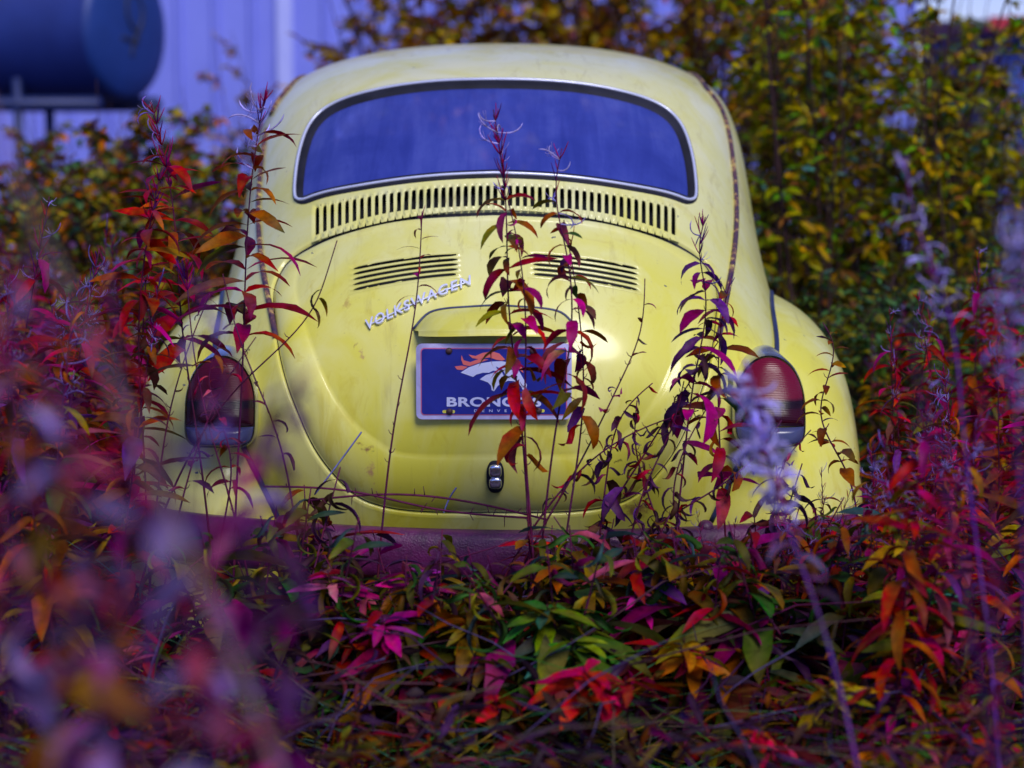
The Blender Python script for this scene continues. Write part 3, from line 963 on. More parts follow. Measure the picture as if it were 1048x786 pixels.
poly_plate('blue_field', [rrect(112, 90, 938, 465, 18)], .0016, M['plate_blue'], plate)
HEAD = [(335, 225), (380, 196), (440, 174), (510, 162), (570, 160), (615, 168), (645, 186), (672, 222), (692, 258), (714, 296), (708, 322), (692, 328),
        (682, 308), (668, 286), (640, 274), (604, 272), (578, 286), (548, 300), (526, 332), (512, 326), (508, 300), (490, 281), (444, 264), (472, 244), (498, 226),
        (462, 226), (425, 236), (406, 250)]
emb = poly_plate('horse_emblem', [HEAD], .0024, M['plate_white'], plate)
poly_plate('mane', [[(380, 122), (420, 130), (460, 112), (515, 103), (556, 116), (590, 150), (572, 156), (540, 152), (500, 138), (440, 148), (402, 142)],
                    [(340, 125), (352, 154), (390, 165), (436, 148), (494, 150), (442, 168), (385, 188), (350, 180), (338, 150)],
                    [(300, 190), (340, 185), (376, 192), (346, 210), (315, 208)],
                    [(628, 104), (652, 138), (682, 186), (694, 228), (664, 204), (642, 170)]], .0026, M['plate_orange'], emb)
poly_plate('emblem_line', [[(536, 190), (572, 204), (592, 236), (618, 258), (584, 246), (570, 218), (546, 204)],
                           [(470, 240), (520, 214), (548, 216), (510, 228)], [(606, 190), (634, 202), (622, 208)]], .0032, M['plate_blue'], emb)
def plate_text(txt, X0, X1, Y0, Y1, d, mat, parent, off, sp=1.0):
    me, co = text_mesh(txt, 1, 0, off, .0, sp)
    xa, xb = co[:, 0].min(), co[:, 0].max(); ya, yb = co[:, 1].min(), co[:, 1].max()
    X = X0 + (co[:, 0] - xa) / (xb - xa) * (X1 - X0); Y = Y1 - (co[:, 1] - ya) / (yb - ya) * (Y1 - Y0)
    w = np.array([pl(a, b, d) for a, b in zip(X, Y)])
    me.vertices.foreach_set('co', w.ravel().astype(np.float32))
    return link_mesh('lettering', me, M[mat], parent, False)
plate_text('BRONCOS', 255, 796, 366, 421, .0028, 'plate_white', plate, .035, 1.06)
plate_text('DENVER', 412, 642, 437, 452, .0028, 'plate_white', plate, .01, 2.6)
for X, Y in ((268, 102), (748, 102), (270, 450), (781, 445)):
    c = pl(X, Y, .002)
    dome(.0068, c, (0, -1, 0), .005).build('bolt', M['bolt'], plate)
for X, Y in ((268, 450), (781, 445)):
    poly_plate('bolt_slot', [rrect(X - 38, Y - 9, X + 34, Y + 9, 8)], .0021, M['paint'], plate)

# side windows, wheels, seats, windscreen, exhaust
def side_patch(name, outline, off, mat, parent):
    for sgn in (-1, 1):
        c = np.mean(outline, 0); vs = []; n = len(outline)
        for k in (1, .75, .5, .25, .02):
            for (y, z) in c + (np.array(outline) - c) * k: vs.append((sgn * (float(side_pt(y, z)) + off), y, z))
        fs = [(r_ * n + j, r_ * n + (j + 1) % n, (r_ + 1) * n + (j + 1) % n, (r_ + 1) * n + j) for r_ in range(4) for j in range(n)]
        o = mesh_obj(name, vs, fs, mat, parent); flip_where(o, (0, c[0], c[1]))
qw = smooth_poly([(1.58, .90), (1.62, 1.0), (1.72, 1.15), (1.84, 1.20), (1.90, 1.16), (1.90, .93), (1.86, .885), (1.62, .88), (1.58, .90)], 40)[:-1]
dwn = smooth_poly([(2.02, .90), (2.02, 1.12), (2.06, 1.19), (2.3, 1.20), (2.5, 1.17), (2.66, .97), (2.64, .90), (2.4, .885), (2.06, .885), (2.02, .90)], 48)[:-1]
side_patch('side_window', qw, .003, M['glass'], car); side_patch('side_window', dwn, .003, M['glass'], car)
for sgn in (-1, 1):
    for y0 in (FY, 3.15):
        mb = MB(); mb.tube([(sgn * (.66), y0 + .235 * math.cos(a), .29 + .235 * math.sin(a)) for a in np.linspace(0, 2 * PI, 41)[:-1]], .078, 10, closed=True)
        w_ = mb.build('tyre', M['tyre'], car)
        dome(.185, (sgn * .69, y0, .29), (sgn, 0, 0), .05, 24, 8).build('wheel_rim', M['wheel_rim'], w_)
def cushion(name, lo, hi):
    mb = MB(); lo = np.array(lo); hi = np.array(hi); c = (lo + hi) / 2; h = (hi - lo) / 2; vs = []; n1, n2 = 20, 12
    for i in range(n2 + 1):
        a = -PI / 2 + PI * i / n2
        for j in range(n1):
            b = 2 * PI * j / n1
            f = lambda x: math.copysign(abs(x) ** .4, x)
            vs.append((c[0] + h[0] * f(math.cos(a)) * f(math.cos(b)), c[1] + h[1] * f(math.cos(a)) * f(math.sin(b)), c[2] + h[2] * f(math.sin(a))))
    fs = [(i * n1 + j, i * n1 + (j + 1) % n1, (i + 1) * n1 + (j + 1) % n1, (i + 1) * n1 + j) for i in range(n2) for j in range(n1)]
    mb.add(vs, fs); return mb.build(name, M['seat'], car)
cushion('rear_seat', (-.5, 1.15, .5), (.5, 1.32, 1.0))
for sgn in (-1, 1): cushion('front_seat', (sgn * .30 - .22, 1.95, .55), (sgn * .30 + .22, 2.10, 1.22))
for sgn in (-1, 1):
    mb = MB(); mb.tube([(sgn * .2, .02, .325), (sgn * .2, .32, .335)], .018, 12); mb.build('tailpipe', M['bolt'], car)
# running boards
for sgn in (-1, 1):
    mb = MB(); mb.box((sgn * .70 - .09, 1.2, .27), (sgn * .70 + .09, 2.8, .30)); mb.build('running_board', M['rubber'], car, False)

# ================================================================== VEGETATION
GZ = .10      # ground level round the car (its wheels have sunk in)
CRIM = (.44, .014, .05); MAG = (.46, .015, .20); RED = (.52, .04, .045); ORG = (.42, .11, .022); OCH = (.36, .21, .03)
GRN = (.04, .17, .03); OLV = (.20, .19, .02); PUR = (.12, .03, .19); LAV = (.34, .24, .62); BRN = (.12, .045, .035); PNK = (.46, .10, .16)
DPUR = (.07, .016, .085); TEAL = (.03, .09, .10)
STEMC = (.10, .02, .055)
PAL = {
    'crimson': [(CRIM, 4), (RED, 4), (MAG, 2), (ORG, 3), (BRN, 1), (OLV, 1)],
    'magenta': [(MAG, 4), (CRIM, 4), (PUR, 1), (ORG, 2), (PNK, 2), (OLV, 1)],
    'rust':    [(ORG, 4), (BRN, 3), (RED, 2), (OCH, 2), (PUR, 1)],
    'green':   [(GRN, 4), (OLV, 3), (OCH, 1), (TEAL, 1), (MAG, 1)],
    'ochre':   [(OCH, 4), (OLV, 3), (ORG, 2), (PNK, 1), (GRN, 1)],
    'purple':  [(PUR, 4), (DPUR, 3), (MAG, 2), (BRN, 1)],
    'dry':     [(BRN, 3), (DPUR, 4), (CRIM, 2), (PUR, 2)],
    'pinklav': [((.38, .13, .34), 3), ((.38, .28, .62), 3), ((.46, .09, .18), 3), ((.46, .17, .08), 2), (DPUR, 2)],
    'mixed': [(RED, 4), (MAG, 3), (ORG, 4), (PNK, 2), (OLV, 2), (CRIM, 3), (GRN, 1)],
    'violet':  [(LAV, 3), (PUR, 4), (MAG, 1)],
}
PAL['bright'] = [((.52, .03, .10), 4), ((.50, .05, .06), 3), ((.46, .14, .03), 2)]
PAL['pink'] = [((.52, .05, .24), 4), ((.50, .16, .22), 3), ((.30, .05, .30), 2)]
PAL['leafgreen'] = [((.05, .22, .04), 4), ((.14, .20, .02), 3), ((.04, .16, .10), 1)]
PAL['gold'] = [((.36, .22, .03), 4), ((.28, .24, .03), 3), ((.40, .12, .03), 2)]
DIM = [1.0]
def pick(rg, name):
    it = PAL[name]; tot = sum(w for _, w in it); r = rg.random() * tot
    for c, w in it:
        r -= w
        if r <= 0: break
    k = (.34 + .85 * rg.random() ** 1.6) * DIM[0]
    return tuple(x * k for x in c)

def stem_path(pts, n):
    p = np.asarray(pts, float)
    if len(p) == 2: return p[0] + (p[1] - p[0]) * np.linspace(0, 1, n)[:, None]
    return smooth_poly(p, n)

def weed(rg, path, pal='crimson', leaf0=.25, leaf1=.85, nleaf=40, L=(.06, .10), W=.16, plume=.22, fluff=0, r0=.0028, hang=.9,
         rise=.5, crisp=0., nubs=True, stemc=STEMC, size=1.0, pods=30, fr=1.0):
    """one willow-herb: stem along path, leaves spiralling up it, thin pods and curly down at the top"""
    n = len(path); st = MB(); fo = MB(); se = MB()
    rad = [r0 * (1 - .65 * i / (n - 1)) for i in range(n)]
    cols = [tuple(c * (.7 + .5 * rg.random()) for c in stemc) for i in range(n)]
    st.tube(path, rad, 6, cols=cols)
    P_ = lambda f: path[min(n - 1, int(f * (n - 1)))] * 1.0
    def tang(f):
        i = min(n - 2, int(f * (n - 1))); t = path[i + 1] - path[i]; return Vector(t).normalized()
    if nubs:
        for q in range(18):
            f = leaf1 * rg.random() * .9; p = Vector(P_(f)); a = rg.random() * 2 * PI
            d = (Vector((math.cos(a), math.sin(a), .6))).normalized()
            st.tube([p, p + d * .007, p + d * .011 + Vector((0, 0, .004))], [.0009, .0008, .0004], 4, cols[0])
    ang = rg.random() * 6
    for q in range(nleaf):
        f = leaf0 + (leaf1 - leaf0) * (q + rg.random() * .6) / max(nleaf, 1)
        p = Vector(P_(f)); ang += 2.4 + rg.uniform(-.4, .4)
        tg = tang(f)
        d = Vector((math.cos(ang), math.sin(ang), 0)); d = (d + tg * (rise + rg.uniform(-.35, .35))).normalized()
        sc = (1 - .55 * max(0, (f - .6) / .4)) * size
        l = rg.uniform(*L) * sc
        c = pick(rg, pal); tip = pick(rg, pal) if rg.random() < .5 else c
        # petiole
        if rg.random() < crisp:      # shrivelled
            fo.leaf(p, d, l * .8, l * W * .75, c, tip, droop=rg.uniform(1.5, 3.4), fold=rg.uniform(.9, 1.3), curl=rg.uniform(-4, 4), rows=8, roll=rg.uniform(-.6, .6))
        else:
            fo.leaf(p, d, l, l * W * rg.uniform(.8, 1.3), c, tip, droop=hang * rg.uniform(.5, 1.7), fold=rg.uniform(.1, .6), curl=rg.uniform(-.7, .7), roll=rg.uniform(-.5, .5), rows=6)
    if plume > 0:
        for q in range(pods):
            f = 1 - plume * rg.random() ** 1.1; p = Vector(P_(f)); tg = tang(f); a = rg.random() * 2 * PI
            d = (Vector((math.cos(a), math.sin(a), 0)) * .6 + tg * rg.uniform(.6, 1.2)).normalized()
            l = rg.uniform(.02, .05) * size * (1.25 - .6 * (1 - (1 - f) / plume)); up = tg
            pts = [p]; 
            for s_ in range(4):
                d = (d + up * .12 + Vector((rg.uniform(-.1, .1), rg.uniform(-.1, .1), 0))).normalized(); pts.append(pts[-1] + d * l / 4)
            c = (CRIM, MAG, PUR)[int(rg.random() * 3)]
            se.tube(pts, [.0009 * size, .0010 * size, .0009 * size, .0008 * size, .0004], 4, c)
    for q in range(fluff):
        f = 1 - max(plume, .12) * rg.random(); p = Vector(P_(f)); tg = tang(f); a = rg.random() * 2 * PI
        d = (Vector((math.cos(a), math.sin(a), 0)) + tg * rg.uniform(-.2, .8)).normalized()
        l = rg.uniform(.025, .06) * size; side = d.cross(tg)
        if side.length < 1e-3: side = Vector((1, 0, 0))
        side.normalize(); pts = [p]; cu = rg.uniform(1.5, 5) * rg.choice((-1, 1))
        m = 7
        for s_ in range(m):
            th = cu / m * (s_ / m)
            d = (d * math.cos(th) + side.cross(d).normalized() * math.sin(th)).normalized()
            pts.append(pts[-1] + d * l / m)
        k = .7 + .5 * rg.random()
        se.tube(pts, [.0012 * size * fr] * m + [.0004], 4, tuple(x * k for x in (LAV if fr == 1 else (.70, .62, 1.0))))
        if rg.random() < .5:         # wisps of down
            for w in range(4):
                q0 = pts[3]; dd = Vector((rg.uniform(-1, 1), rg.uniform(-1, 1), rg.uniform(-.3, 1))).normalized()
                se.tube([q0, q0 + dd * .009 * size, q0 + dd * .016 * size + Vector((0, 0, .004))], [.0006, .0005, .0003], 3, (.6, .5, .85))
    return st, fo, se

def weed_obj(name, base, parts, label, cat, group=None, names=('stem', 'foliage', 'seed_head')):
    base = np.array(base, float)
    root = empty(name, base, label, cat, group)
    for mb, nm, mt in zip(parts, names, ('stem', 'leaf', 'fluff')):
        if mb.v:
            mb.v = [(v[0] - base[0], v[1] - base[1], v[2] - base[2]) for v in mb.v]
            mb.build(nm, M[mt], root)
    return root

def hero(name, pix, ys, label, cat='weed', seed=1, group=None, **kw):
    """a single plant: its stem runs through the given picture positions at its own depth and goes on to the ground"""
    rg = random.Random(seed)
    if not hasattr(ys, '__len__'): ys = np.linspace(ys, ys, len(pix))
    pts = [at(px, py, y) for (px, py), y in zip(pix, ys)]       # from the bottom up
    p0, p1 = pts[0], pts[1]
    if p0[2] > GZ + .02:
        d = (p0 - p1); d = d / np.linalg.norm(d); h = p0[2] - GZ
        g = p0 + np.array([d[0] * h * .6, d[1] * h * .6, -h]); pts = [g] + pts
    path = stem_path(pts, 60)
    frac = kw.pop('leafpix', None)
    if frac:           # leaf zone given as picture heights
        pp = proj(path)[:, 1]
        i0 = int(np.argmin(np.abs(pp - frac[0]))); i1 = int(np.argmin(np.abs(pp - frac[1])))
        kw['leaf0'] = i0 / 59; kw['leaf1'] = i1 / 59
    pl_ = kw.pop('plumepix', None)
    if pl_: kw['plume'] = 1 - int(np.argmin(np.abs(proj(path)[:, 1] - pl_))) / 59
    return weed_obj(name, pts[0], weed(rg, path, **kw), label, cat, group)

G1 = 'willowherb stems standing in front of the car'
# the tall cluster in the middle
hero('fireweed', [(541, 540), (533, 430), (520, 300), (517, 200), (505, 112)], [-.20, -.2, -.2, -.2, -.2], 'tall magenta fireweed across the middle of the rear window', seed=3, pal='mixed', leafpix=(410, 196), nleaf=38,
     L=(.07, .13), W=.27, plumepix=205, fluff=10, fr=1.1, hang=1.3, rise=.35, group=G1, pods=38)
hero('fireweed', [(556, 545), (572, 420), (585, 330), (580, 260), (569, 190), (575, 152)], -.22, 'thin red fireweed with two fluffy tips over the vent slots', seed=8, pal='mixed', leafpix=(405, 200), nleaf=26,
     L=(.065, .12), W=.28, plumepix=200, fluff=7, fr=1.1, hang=1.4, rise=.3, group=G1, pods=5)
hero('fireweed', [(545, 560), (537, 430), (538, 330), (528, 240), (520, 205)], -.24, 'leafy reddish fireweed crossing the right half of the plate', seed=21, pal='mixed', leafpix=(470, 205), nleaf=30,
     L=(.06, .115), W=.28, plume=.0, hang=1.5, rise=.2, crisp=.25, group=G1)
hero('fireweed', [(580, 545), (597, 400), (590, 300), (580, 240), (577, 225)], -.18, 'slender stem with brown hanging leaves right of the plate', seed=34, pal='rust', leafpix=(440, 228), nleaf=20,
     L=(.05, .09), W=.29, plume=.06, hang=1.9, rise=.1, crisp=.3, group=G1, pods=4)
# left of the plate
hero('fireweed', [(393, 520), (406, 420), (425, 315), (432, 216)], -.14, 'slim fireweed with drooping pink leaves crossing the left louvres', seed=5, pal='magenta', leafpix=(300, 220), nleaf=9,
     L=(.07, .10), W=.17, plume=.02, hang=1.1, rise=.5, group=G1, pods=2)
hero('dry_stalk', [(245, 395), (290, 352), (322, 312), (336, 275), (345, 246)], [-.1, -.14, -.16, -.17, -.17], 'bent dry stalk with one brown hanging leaf left of the chrome script', seed=12, pal='rust', leafpix=(318, 285), nleaf=3,
     L=(.07, .11), W=.17, plume=0, hang=2.2, rise=.1, cat='stalk')
# right of the plate
hero('fireweed', [(690, 560), (700, 470), (712, 380), (722, 300), (716, 250), (722, 222)], -.15, 'purple leaved fireweed in front of the right fender beading', seed=41, pal='purple', leafpix=(420, 262), nleaf=34,
     L=(.08, .14), W=.26, plumepix=270, fluff=4, hang=1.2, rise=.3, group=G1, pods=16)
hero('fireweed', [(745, 590), (738, 480), (735, 390), (742, 310), (748, 285)], -.10, 'pink and red fireweed beside the right tail lamp', seed=44, pal='mixed', leafpix=(500, 290), nleaf=38,
     L=(.07, .13), W=.27, plume=.02, hang=1.3, rise=.3, group=G1, crisp=.15, pods=3)
hero('fireweed', [(545, 560), (590, 480), (635, 390), (655, 340), (660, 285)], -.17, 'leaning stem tipped with one pink leaf right of the plate', seed=47, pal='magenta', leafpix=(430, 288), nleaf=7,
     L=(.05, .07), W=.25, plume=0, hang=.6, rise=.9, crisp=.4, group=G1)
for i, (pix, sd, lab) in enumerate([
    ([(600, 560), (650, 480), (700, 400), (735, 350)], 61, 'longest bare leaning stalk across the lower right of the lid'),
    ([(560, 520), (620, 460), (680, 430), (715, 420)], 62, 'low stalk lying almost flat across the lid corner'),
    ([(640, 580), (660, 500), (690, 430), (700, 390)], 63, 'steep dry stalk hung with curled leaves near the right beading'),
    ([(610, 590), (622, 480), (640, 420), (668, 392)], 64, 'dry stalk bending right below the plate corner'),
    ([(690, 590), (668, 520), (650, 450), (652, 410)], 65, 'dry stalk leaning left over the lid edge'),
    ([(720, 590), (690, 520), (705, 450), (722, 420)], 66, 'crooked dry stalk below the right beading'),
    ([(770, 600), (790, 540), (800, 480), (830, 440)], 67, 'dry stalk hung with curled leaves under the right tail lamp'),
    ([(640, 560), (700, 520), (770, 470), (800, 430)], 68, 'dry stalk slanting under the pale seed plume')]):
    hero('dry_stalk', pix, -.12 - .03 * (i % 3), lab, 'stalk', sd, 'dry stalks tangled at the right of the lid', pal='dry', leafpix=(pix[0][1] - 10, pix[-1][1]), nleaf=24, L=(.045, .09), W=.27, plume=0, hang=1.8, crisp=.75,
         rise=.1, r0=.0031)
# twigs lying along the bumper
for i, (pix, lab) in enumerate([
    ([(318, 512), (400, 506), (470, 512), (560, 532)], 'long thin twig lying along the top of the purple bumper'),
    ([(270, 498), (360, 503), (440, 520), (540, 530)], 'second thin twig crossing the first on the bumper'),
    ([(322, 506), (345, 476), (370, 442)], 'straight pale straw leaning on the lower left lid corner'),
    ([(454, 525), (461, 508), (467, 499)], 'short broken straw sticking up behind the bumper')]):
    rg = random.Random(100 + i); mb = MB(); p = stem_path([at(a, b, -.03 - .02 * i if i < 2 else .06) for a, b in pix], 24)
    mb.tube(p, .0022 if i < 2 else .0018, 5, STEMC if i < 2 else (.20, .20, .42))
    for q in range(14 if i < 2 else 0):
        c = Vector(p[rg.randrange(24)]); mb.tube([c, c + Vector((rg.uniform(-.01, .01), -.004, rg.choice((-1, 1)) * rg.uniform(.006, .02)))], [.001, .0006], 4, STEMC)
    o = mb.build('twig', M['stem']); tag(o, lab, 'twig', 'twigs on the bumper')
# left of the car, sharp
hero('fireweed', [(243, 480), (248, 380), (252, 260), (258, 180), (272, 92)], -.05, 'tall red fireweed with white seed fluff beside the left drip rail', seed=71, pal='crimson', leafpix=(350, 125), nleaf=40,
     L=(.10, .165), W=.22, plumepix=125, fluff=14, hang=1.0, rise=.5, pods=16, size=1.1, fr=1.15)
hero('fireweed', [(205, 470), (195, 400), (185, 320), (178, 220), (155, 105)], .05, 'red fireweed with long bare tip in front of the left bushes', seed=72, pal='crimson', leafpix=(360, 150), nleaf=40,
     L=(.10, .165), W=.2, plumepix=170, fluff=6, hang=.9, rise=.4, pods=26, size=1.1)
hero('fireweed', [(150, 520), (146, 440), (142, 340), (150, 250), (165, 175)], -.12, 'orange-red fireweed standing just left of the left fender', seed=73, pal='crimson', leafpix=(330, 190), nleaf=36, L=(.10, .17), W=.21, plume=.1, hang=1.0, rise=.3)
hero('dry_stalk', [(300, 520), (285, 450), (262, 390), (240, 330), (228, 280)], -.2, 'dark leaning stalk between the left lamp and the lid', 'stalk', 74, pal='dry', leafpix=(470, 300), nleaf=8, L=(.04, .07), W=.2, plume=0, crisp=.6)
hero('dry_stalk', [(160, 520), (172, 430), (195, 350), (215, 300)], -.15, 'bare stalk curving across the left fender', 'stalk', 75, pal='dry', leafpix=(400, 310), nleaf=4, L=(.04, .06), W=.2, plume=0, crisp=.8)
hero('dry_stalk', [(235, 510), (215, 440), (200, 370), (190, 270)], -.18, 'straight thorny stalk crossing the left tail lamp', 'stalk', 76, pal='dry', leafpix=(400, 280), nleaf=4, L=(.04, .06), W=.2, plume=.05, crisp=.8)
hero('fireweed', [(228, 540), (236, 470), (222, 420), (214, 385), (226, 350)], -.16, 'small red weed directly in front of the left tail lamp', seed=78, pal='mixed', leafpix=(500, 352), nleaf=22, L=(.05, .10), W=.22, plume=0, hang=1.2, crisp=.4)
hero('dry_stalk', [(180, 540), (205, 450), (235, 385), (262, 345)], -.2, 'dry stalk slanting up to the right over the left tail lamp', 'stalk', 79, pal='dry', leafpix=(500, 350), nleaf=16, L=(.04, .08), W=.24, plume=0, crisp=.75)
hero('fireweed', [(880, 560), (865, 480), (840, 420), (852, 350), (842, 330)], -.05, 'brown leaved young fireweed at the edge of the right fender', seed=77, pal='rust', leafpix=(480, 335), nleaf=26, L=(.05, .09), W=.28, plume=0, hang=1.2)
# near the lens, out of focus
hero('seed_plume_weed', [(880, 800), (835, 620), (800, 520), (780, 440), (765, 375)], [-1.45, -1.4, -1.35, -1.3, -1.3], 'pale lavender seed plume standing before the right tail lamp', seed=81, pal='pinklav', leafpix=(600, 385), nleaf=30,
     L=(.03, .07), W=.26, plumepix=520, fluff=80, hang=1.4, rise=.4, crisp=.7, r0=.0032, pods=8, stemc=(.14, .06, .22), size=1.0, fr=1.55)
hero('seed_plume_weed', [(1010, 640), (985, 430), (965, 300), (945, 250), (925, 160)], -1.25, 'wispy violet seed head curling above the right red weeds', seed=82, pal='violet', leafpix=(330, 215), nleaf=8,
     L=(.03, .06), W=.2, plumepix=330, fluff=26, hang=.6, rise=.4, crisp=.5, stemc=(.16, .06, .26), pods=6, size=.8, fr=1.01)
hero('seed_plume_weed', [(1050, 640), (1040, 430), (1035, 330), (1040, 260), (1030, 200)], -1.7, 'blurred violet seed head at the right edge', seed=83, pal='violet', leafpix=(520, 230), nleaf=20, L=(.03, .07), W=.25, plumepix=420,
     fluff=36, hang=1., crisp=.6, stemc=(.12, .05, .20), pods=8, size=.8, fr=1.2)
hero('dry_stalk', [(1020, 800), (990, 620), (960, 480), (940, 400), (932, 330)], -1.8, 'dark blurred stalk with shrivelled purple leaves on the right', 'stalk', 84, pal='dry', leafpix=(760, 340), nleaf=40, L=(.02, .045), W=.35,
     plume=0, crisp=.9, hang=1.8, r0=.003, stemc=(.06, .02, .09))
hero('dry_stalk', [(1030, 800), (1020, 600), (1012, 480), (1006, 400)], -2.0, 'darkest blurred stalk near the right edge', 'stalk', 85, pal='dry', leafpix=(780, 410), nleaf=40, L=(.02, .045), W=.35, plume=0, crisp=.9, hang=1.8,
     r0=.003, stemc=(.05, .02, .08))
hero('grass_cane', [(245, 690), (180, 540), (95, 350), (20, 190), (-20, 90)], [-2.62, -2.62, -2.62, -2.62, -2.62], 'thick blurred tan cane leaning across the left edge', 'cane', 86, pal='ochre', nleaf=0, plume=0, r0=.0048,
     stemc=(.26, .16, .17), nubs=False)
for i, (pix, y, pal_, lab, nl, sd) in enumerate([
    ([(285, 800), (283, 640), (275, 520), (290, 430), (310, 380)], -2.2, 'purple', 'dark purple blurred weed in front of the left lid corner', 52, 91),
    ([(215, 800), (200, 640), (190, 560), (170, 500), (165, 440)], -2.5, 'pinklav', 'blurred magenta weed low on the left', 24, 92),
    ([(110, 800), (100, 660), (90, 560), (70, 480), (60, 400)], -2.45, 'pinklav', 'blurred violet weed nearest the lower left corner', 44, 93),
    ([(60, 800), (52, 600), (45, 480), (40, 400), (50, 330)], -2.2, 'rust', 'blurred orange weed behind the tan cane', 44, 94),
    ([(10, 700), (12, 520), (20, 420), (10, 330), (30, 250)], -2.3, 'pinklav', 'blurred pink weed at the left edge', 40, 95),
    ([(150, 620), (140, 520), (130, 430), (120, 350), (110, 280)], -1.9, 'crimson', 'soft red weed between tan cane and left lamp', 18, 96),
    ([(250, 560), (240, 460), (222, 380), (212, 320), (206, 285)], -2.1, 'pinklav', 'pale lavender leaves blurred over the left fender', 9, 97),
    ]):
    hero('blurred_weed', pix, y, lab, 'weed', sd, 'weeds close to the viewer', pal=pal_, leafpix=(min(790, pix[0][1]), pix[-1][1]), nleaf=nl, L=(.05, .11), W=.34, plume=.05, hang=1.4, rise=.3, crisp=.4, r0=.003,
         stemc=(.10, .03, .12), pods=3)

# ---- crowds of red weeds left and right of the car: variants, then copies
def weed_variant(seed, h, pal, **kw):
    rg = random.Random(seed); b = np.array([rg.uniform(-.05, .05), rg.uniform(-.05, .05)])
    pts = [np.array([0, 0, 0.]), np.array([b[0], b[1], h * .5]), np.array([b[0] * 2.6, b[1] * 2.6, h])]
    return weed(rg, stem_path(pts, 50), pal, **kw)
def make_variant(name, seed, h, pal, label, cat, group, **kw):
    st, fo, se = weed_variant(seed, h, pal, **kw)
    return weed_obj(name, (0, 0, 0), (st, fo, se), label, cat, group)
tall = []
for i, (pal_, lb) in enumerate([('crimson', 'crimson'), ('crimson', 'deep red'), ('rust', 'rust brown'), ('magenta', 'magenta'), ('crimson', 'red and orange'), ('ochre', 'yellow ochre')]):
    tall.append((make_variant('fireweed', 200 + i, 1.05 - .04 * i, pal_, 'x', 'weed', 'x', leaf0=.22, leaf1=.9, nleaf=58, L=(.10, .165), W=.20, plume=.16, fluff=10 if i % 2 else 4, hang=1.0, rise=.35, pods=20, crisp=.12), lb))
used = set()
def put(var, x, y, z, rz, sc, label, group):
    o = copy_tree(var) if var in used else var
    used.add(var)
    o.location = (x, y, z); o.rotation_euler = (random.uniform(-.12, .12), random.uniform(-.12, .12), rz); o.scale = (sc, sc, sc)
    o['label'] = label; o['group'] = group
    return o
rg = random.Random(5)
for i in range(38):
    y = rg.uniform(-.75, 2.2); px_ = rg.uniform(-60, 118) if y < .7 else rg.uniform(-40, 195)
    b = at(px_, 400, y); top = rg.uniform(165, 330) if px_ < 150 else rg.uniform(190, 330)
    zt_ = at(px_, top, y)[2]
    var, lb = tall[rg.choice((0, 0, 1, 1, 2, 2, 3, 4, 4, 5))]
    hgt = max(.35, (zt_ - GZ))
    put(var, b[0], y, GZ, rg.uniform(0, 6.28), hgt / 1.05, lb + ' leaved fireweed in the thicket left of the car', 'fireweeds left of the car')
for i in range(46):
    y = rg.uniform(-.75, 2.0); px_ = rg.uniform(885, 1090) if y < 1.0 else rg.uniform(900, 1090)
    b = at(px_, 400, y); zt_ = at(px_, rg.uniform(275, 470), y)[2]
    if px_ > 960 and rg.random() < .4: zt_ = at(px_, rg.uniform(245, 300), y)[2]
    var, lb = tall[rg.choice((0, 0, 0, 1, 1, 4, 2, 3, 3, 5))]
    hgt = max(.3, zt_ - GZ)
    put(var, b[0], y, GZ, rg.uniform(0, 6.28), hgt / 1.05, lb + ' leaved fireweed in the thicket right of the car', 'fireweeds right of the car')

# ---- low undergrowth in front of the bumper
low = []; DIM[0] = .72
for i, (pal_, lb) in enumerate([('crimson', 'crimson'), ('magenta', 'magenta'), ('ochre', 'yellow'), ('green', 'green'), ('rust', 'orange brown'), ('purple', 'dull purple'), ('ochre', 'pale ochre'), ('green', 'olive green'), ('dry', 'withered dark'),
                                ('rust', 'rusty')]):
    low.append((make_variant('low_fireweed', 300 + i, .34 + .02 * (i % 3), pal_, 'x', 'weed', 'x', leaf0=.3, leaf1=1.0, nleaf=28, L=(.085, .15), W=.23, plume=0, hang=.8 + .1 * (i % 4), rise=.25 + .05 * (i % 3), crisp=.8 if pal_ == 'dry' else .22, r0=.0025), lb))
rg = random.Random(9); DIM[0] = 1.0
cnt = 0
for i in range(205):
    y = rg.uniform(-1.25, -.12); d = y + 3.86
    if rg.random() < .25: px_ = rg.choice((rg.uniform(-40, 260), rg.uniform(800, 1090)))
    else: px_ = rg.uniform(-40, 1090)
    x = at(px_, 600, y)[0]
    zmax = at(px_, (575 if 300 < px_ < 700 else 545) + (-y) * 175 + rg.uniform(0, 60), y)[2]
    h = min(rg.uniform(.27, .56), zmax - GZ - .02)
    if h < .12: continue
    w_ = (1, 1, 2, 2, 2, 3, 1, 3, 5, 3) if px_ < 330 else ((1, 1, 6, 5, 4, 1, 5, 6, 2, 4) if px_ < 720 else (1, 0, 6, 5, 3, 1, 4, 7, 3, 3))
    var, lb = low[rg.choices(range(10), w_)[0]]
    if abs(px_ - 600) < 170 and y < -.52: continue
    where = 'in front of the bumper' if 300 < px_ < 760 else ('below the left fender' if px_ <= 300 else 'below the right fender')
    put(var, x, y, GZ, rg.uniform(0, 6.28), min(1.4, h / .35), lb + ' leaved low weed on the ground ' + where, 'low weeds ' + where); cnt += 1
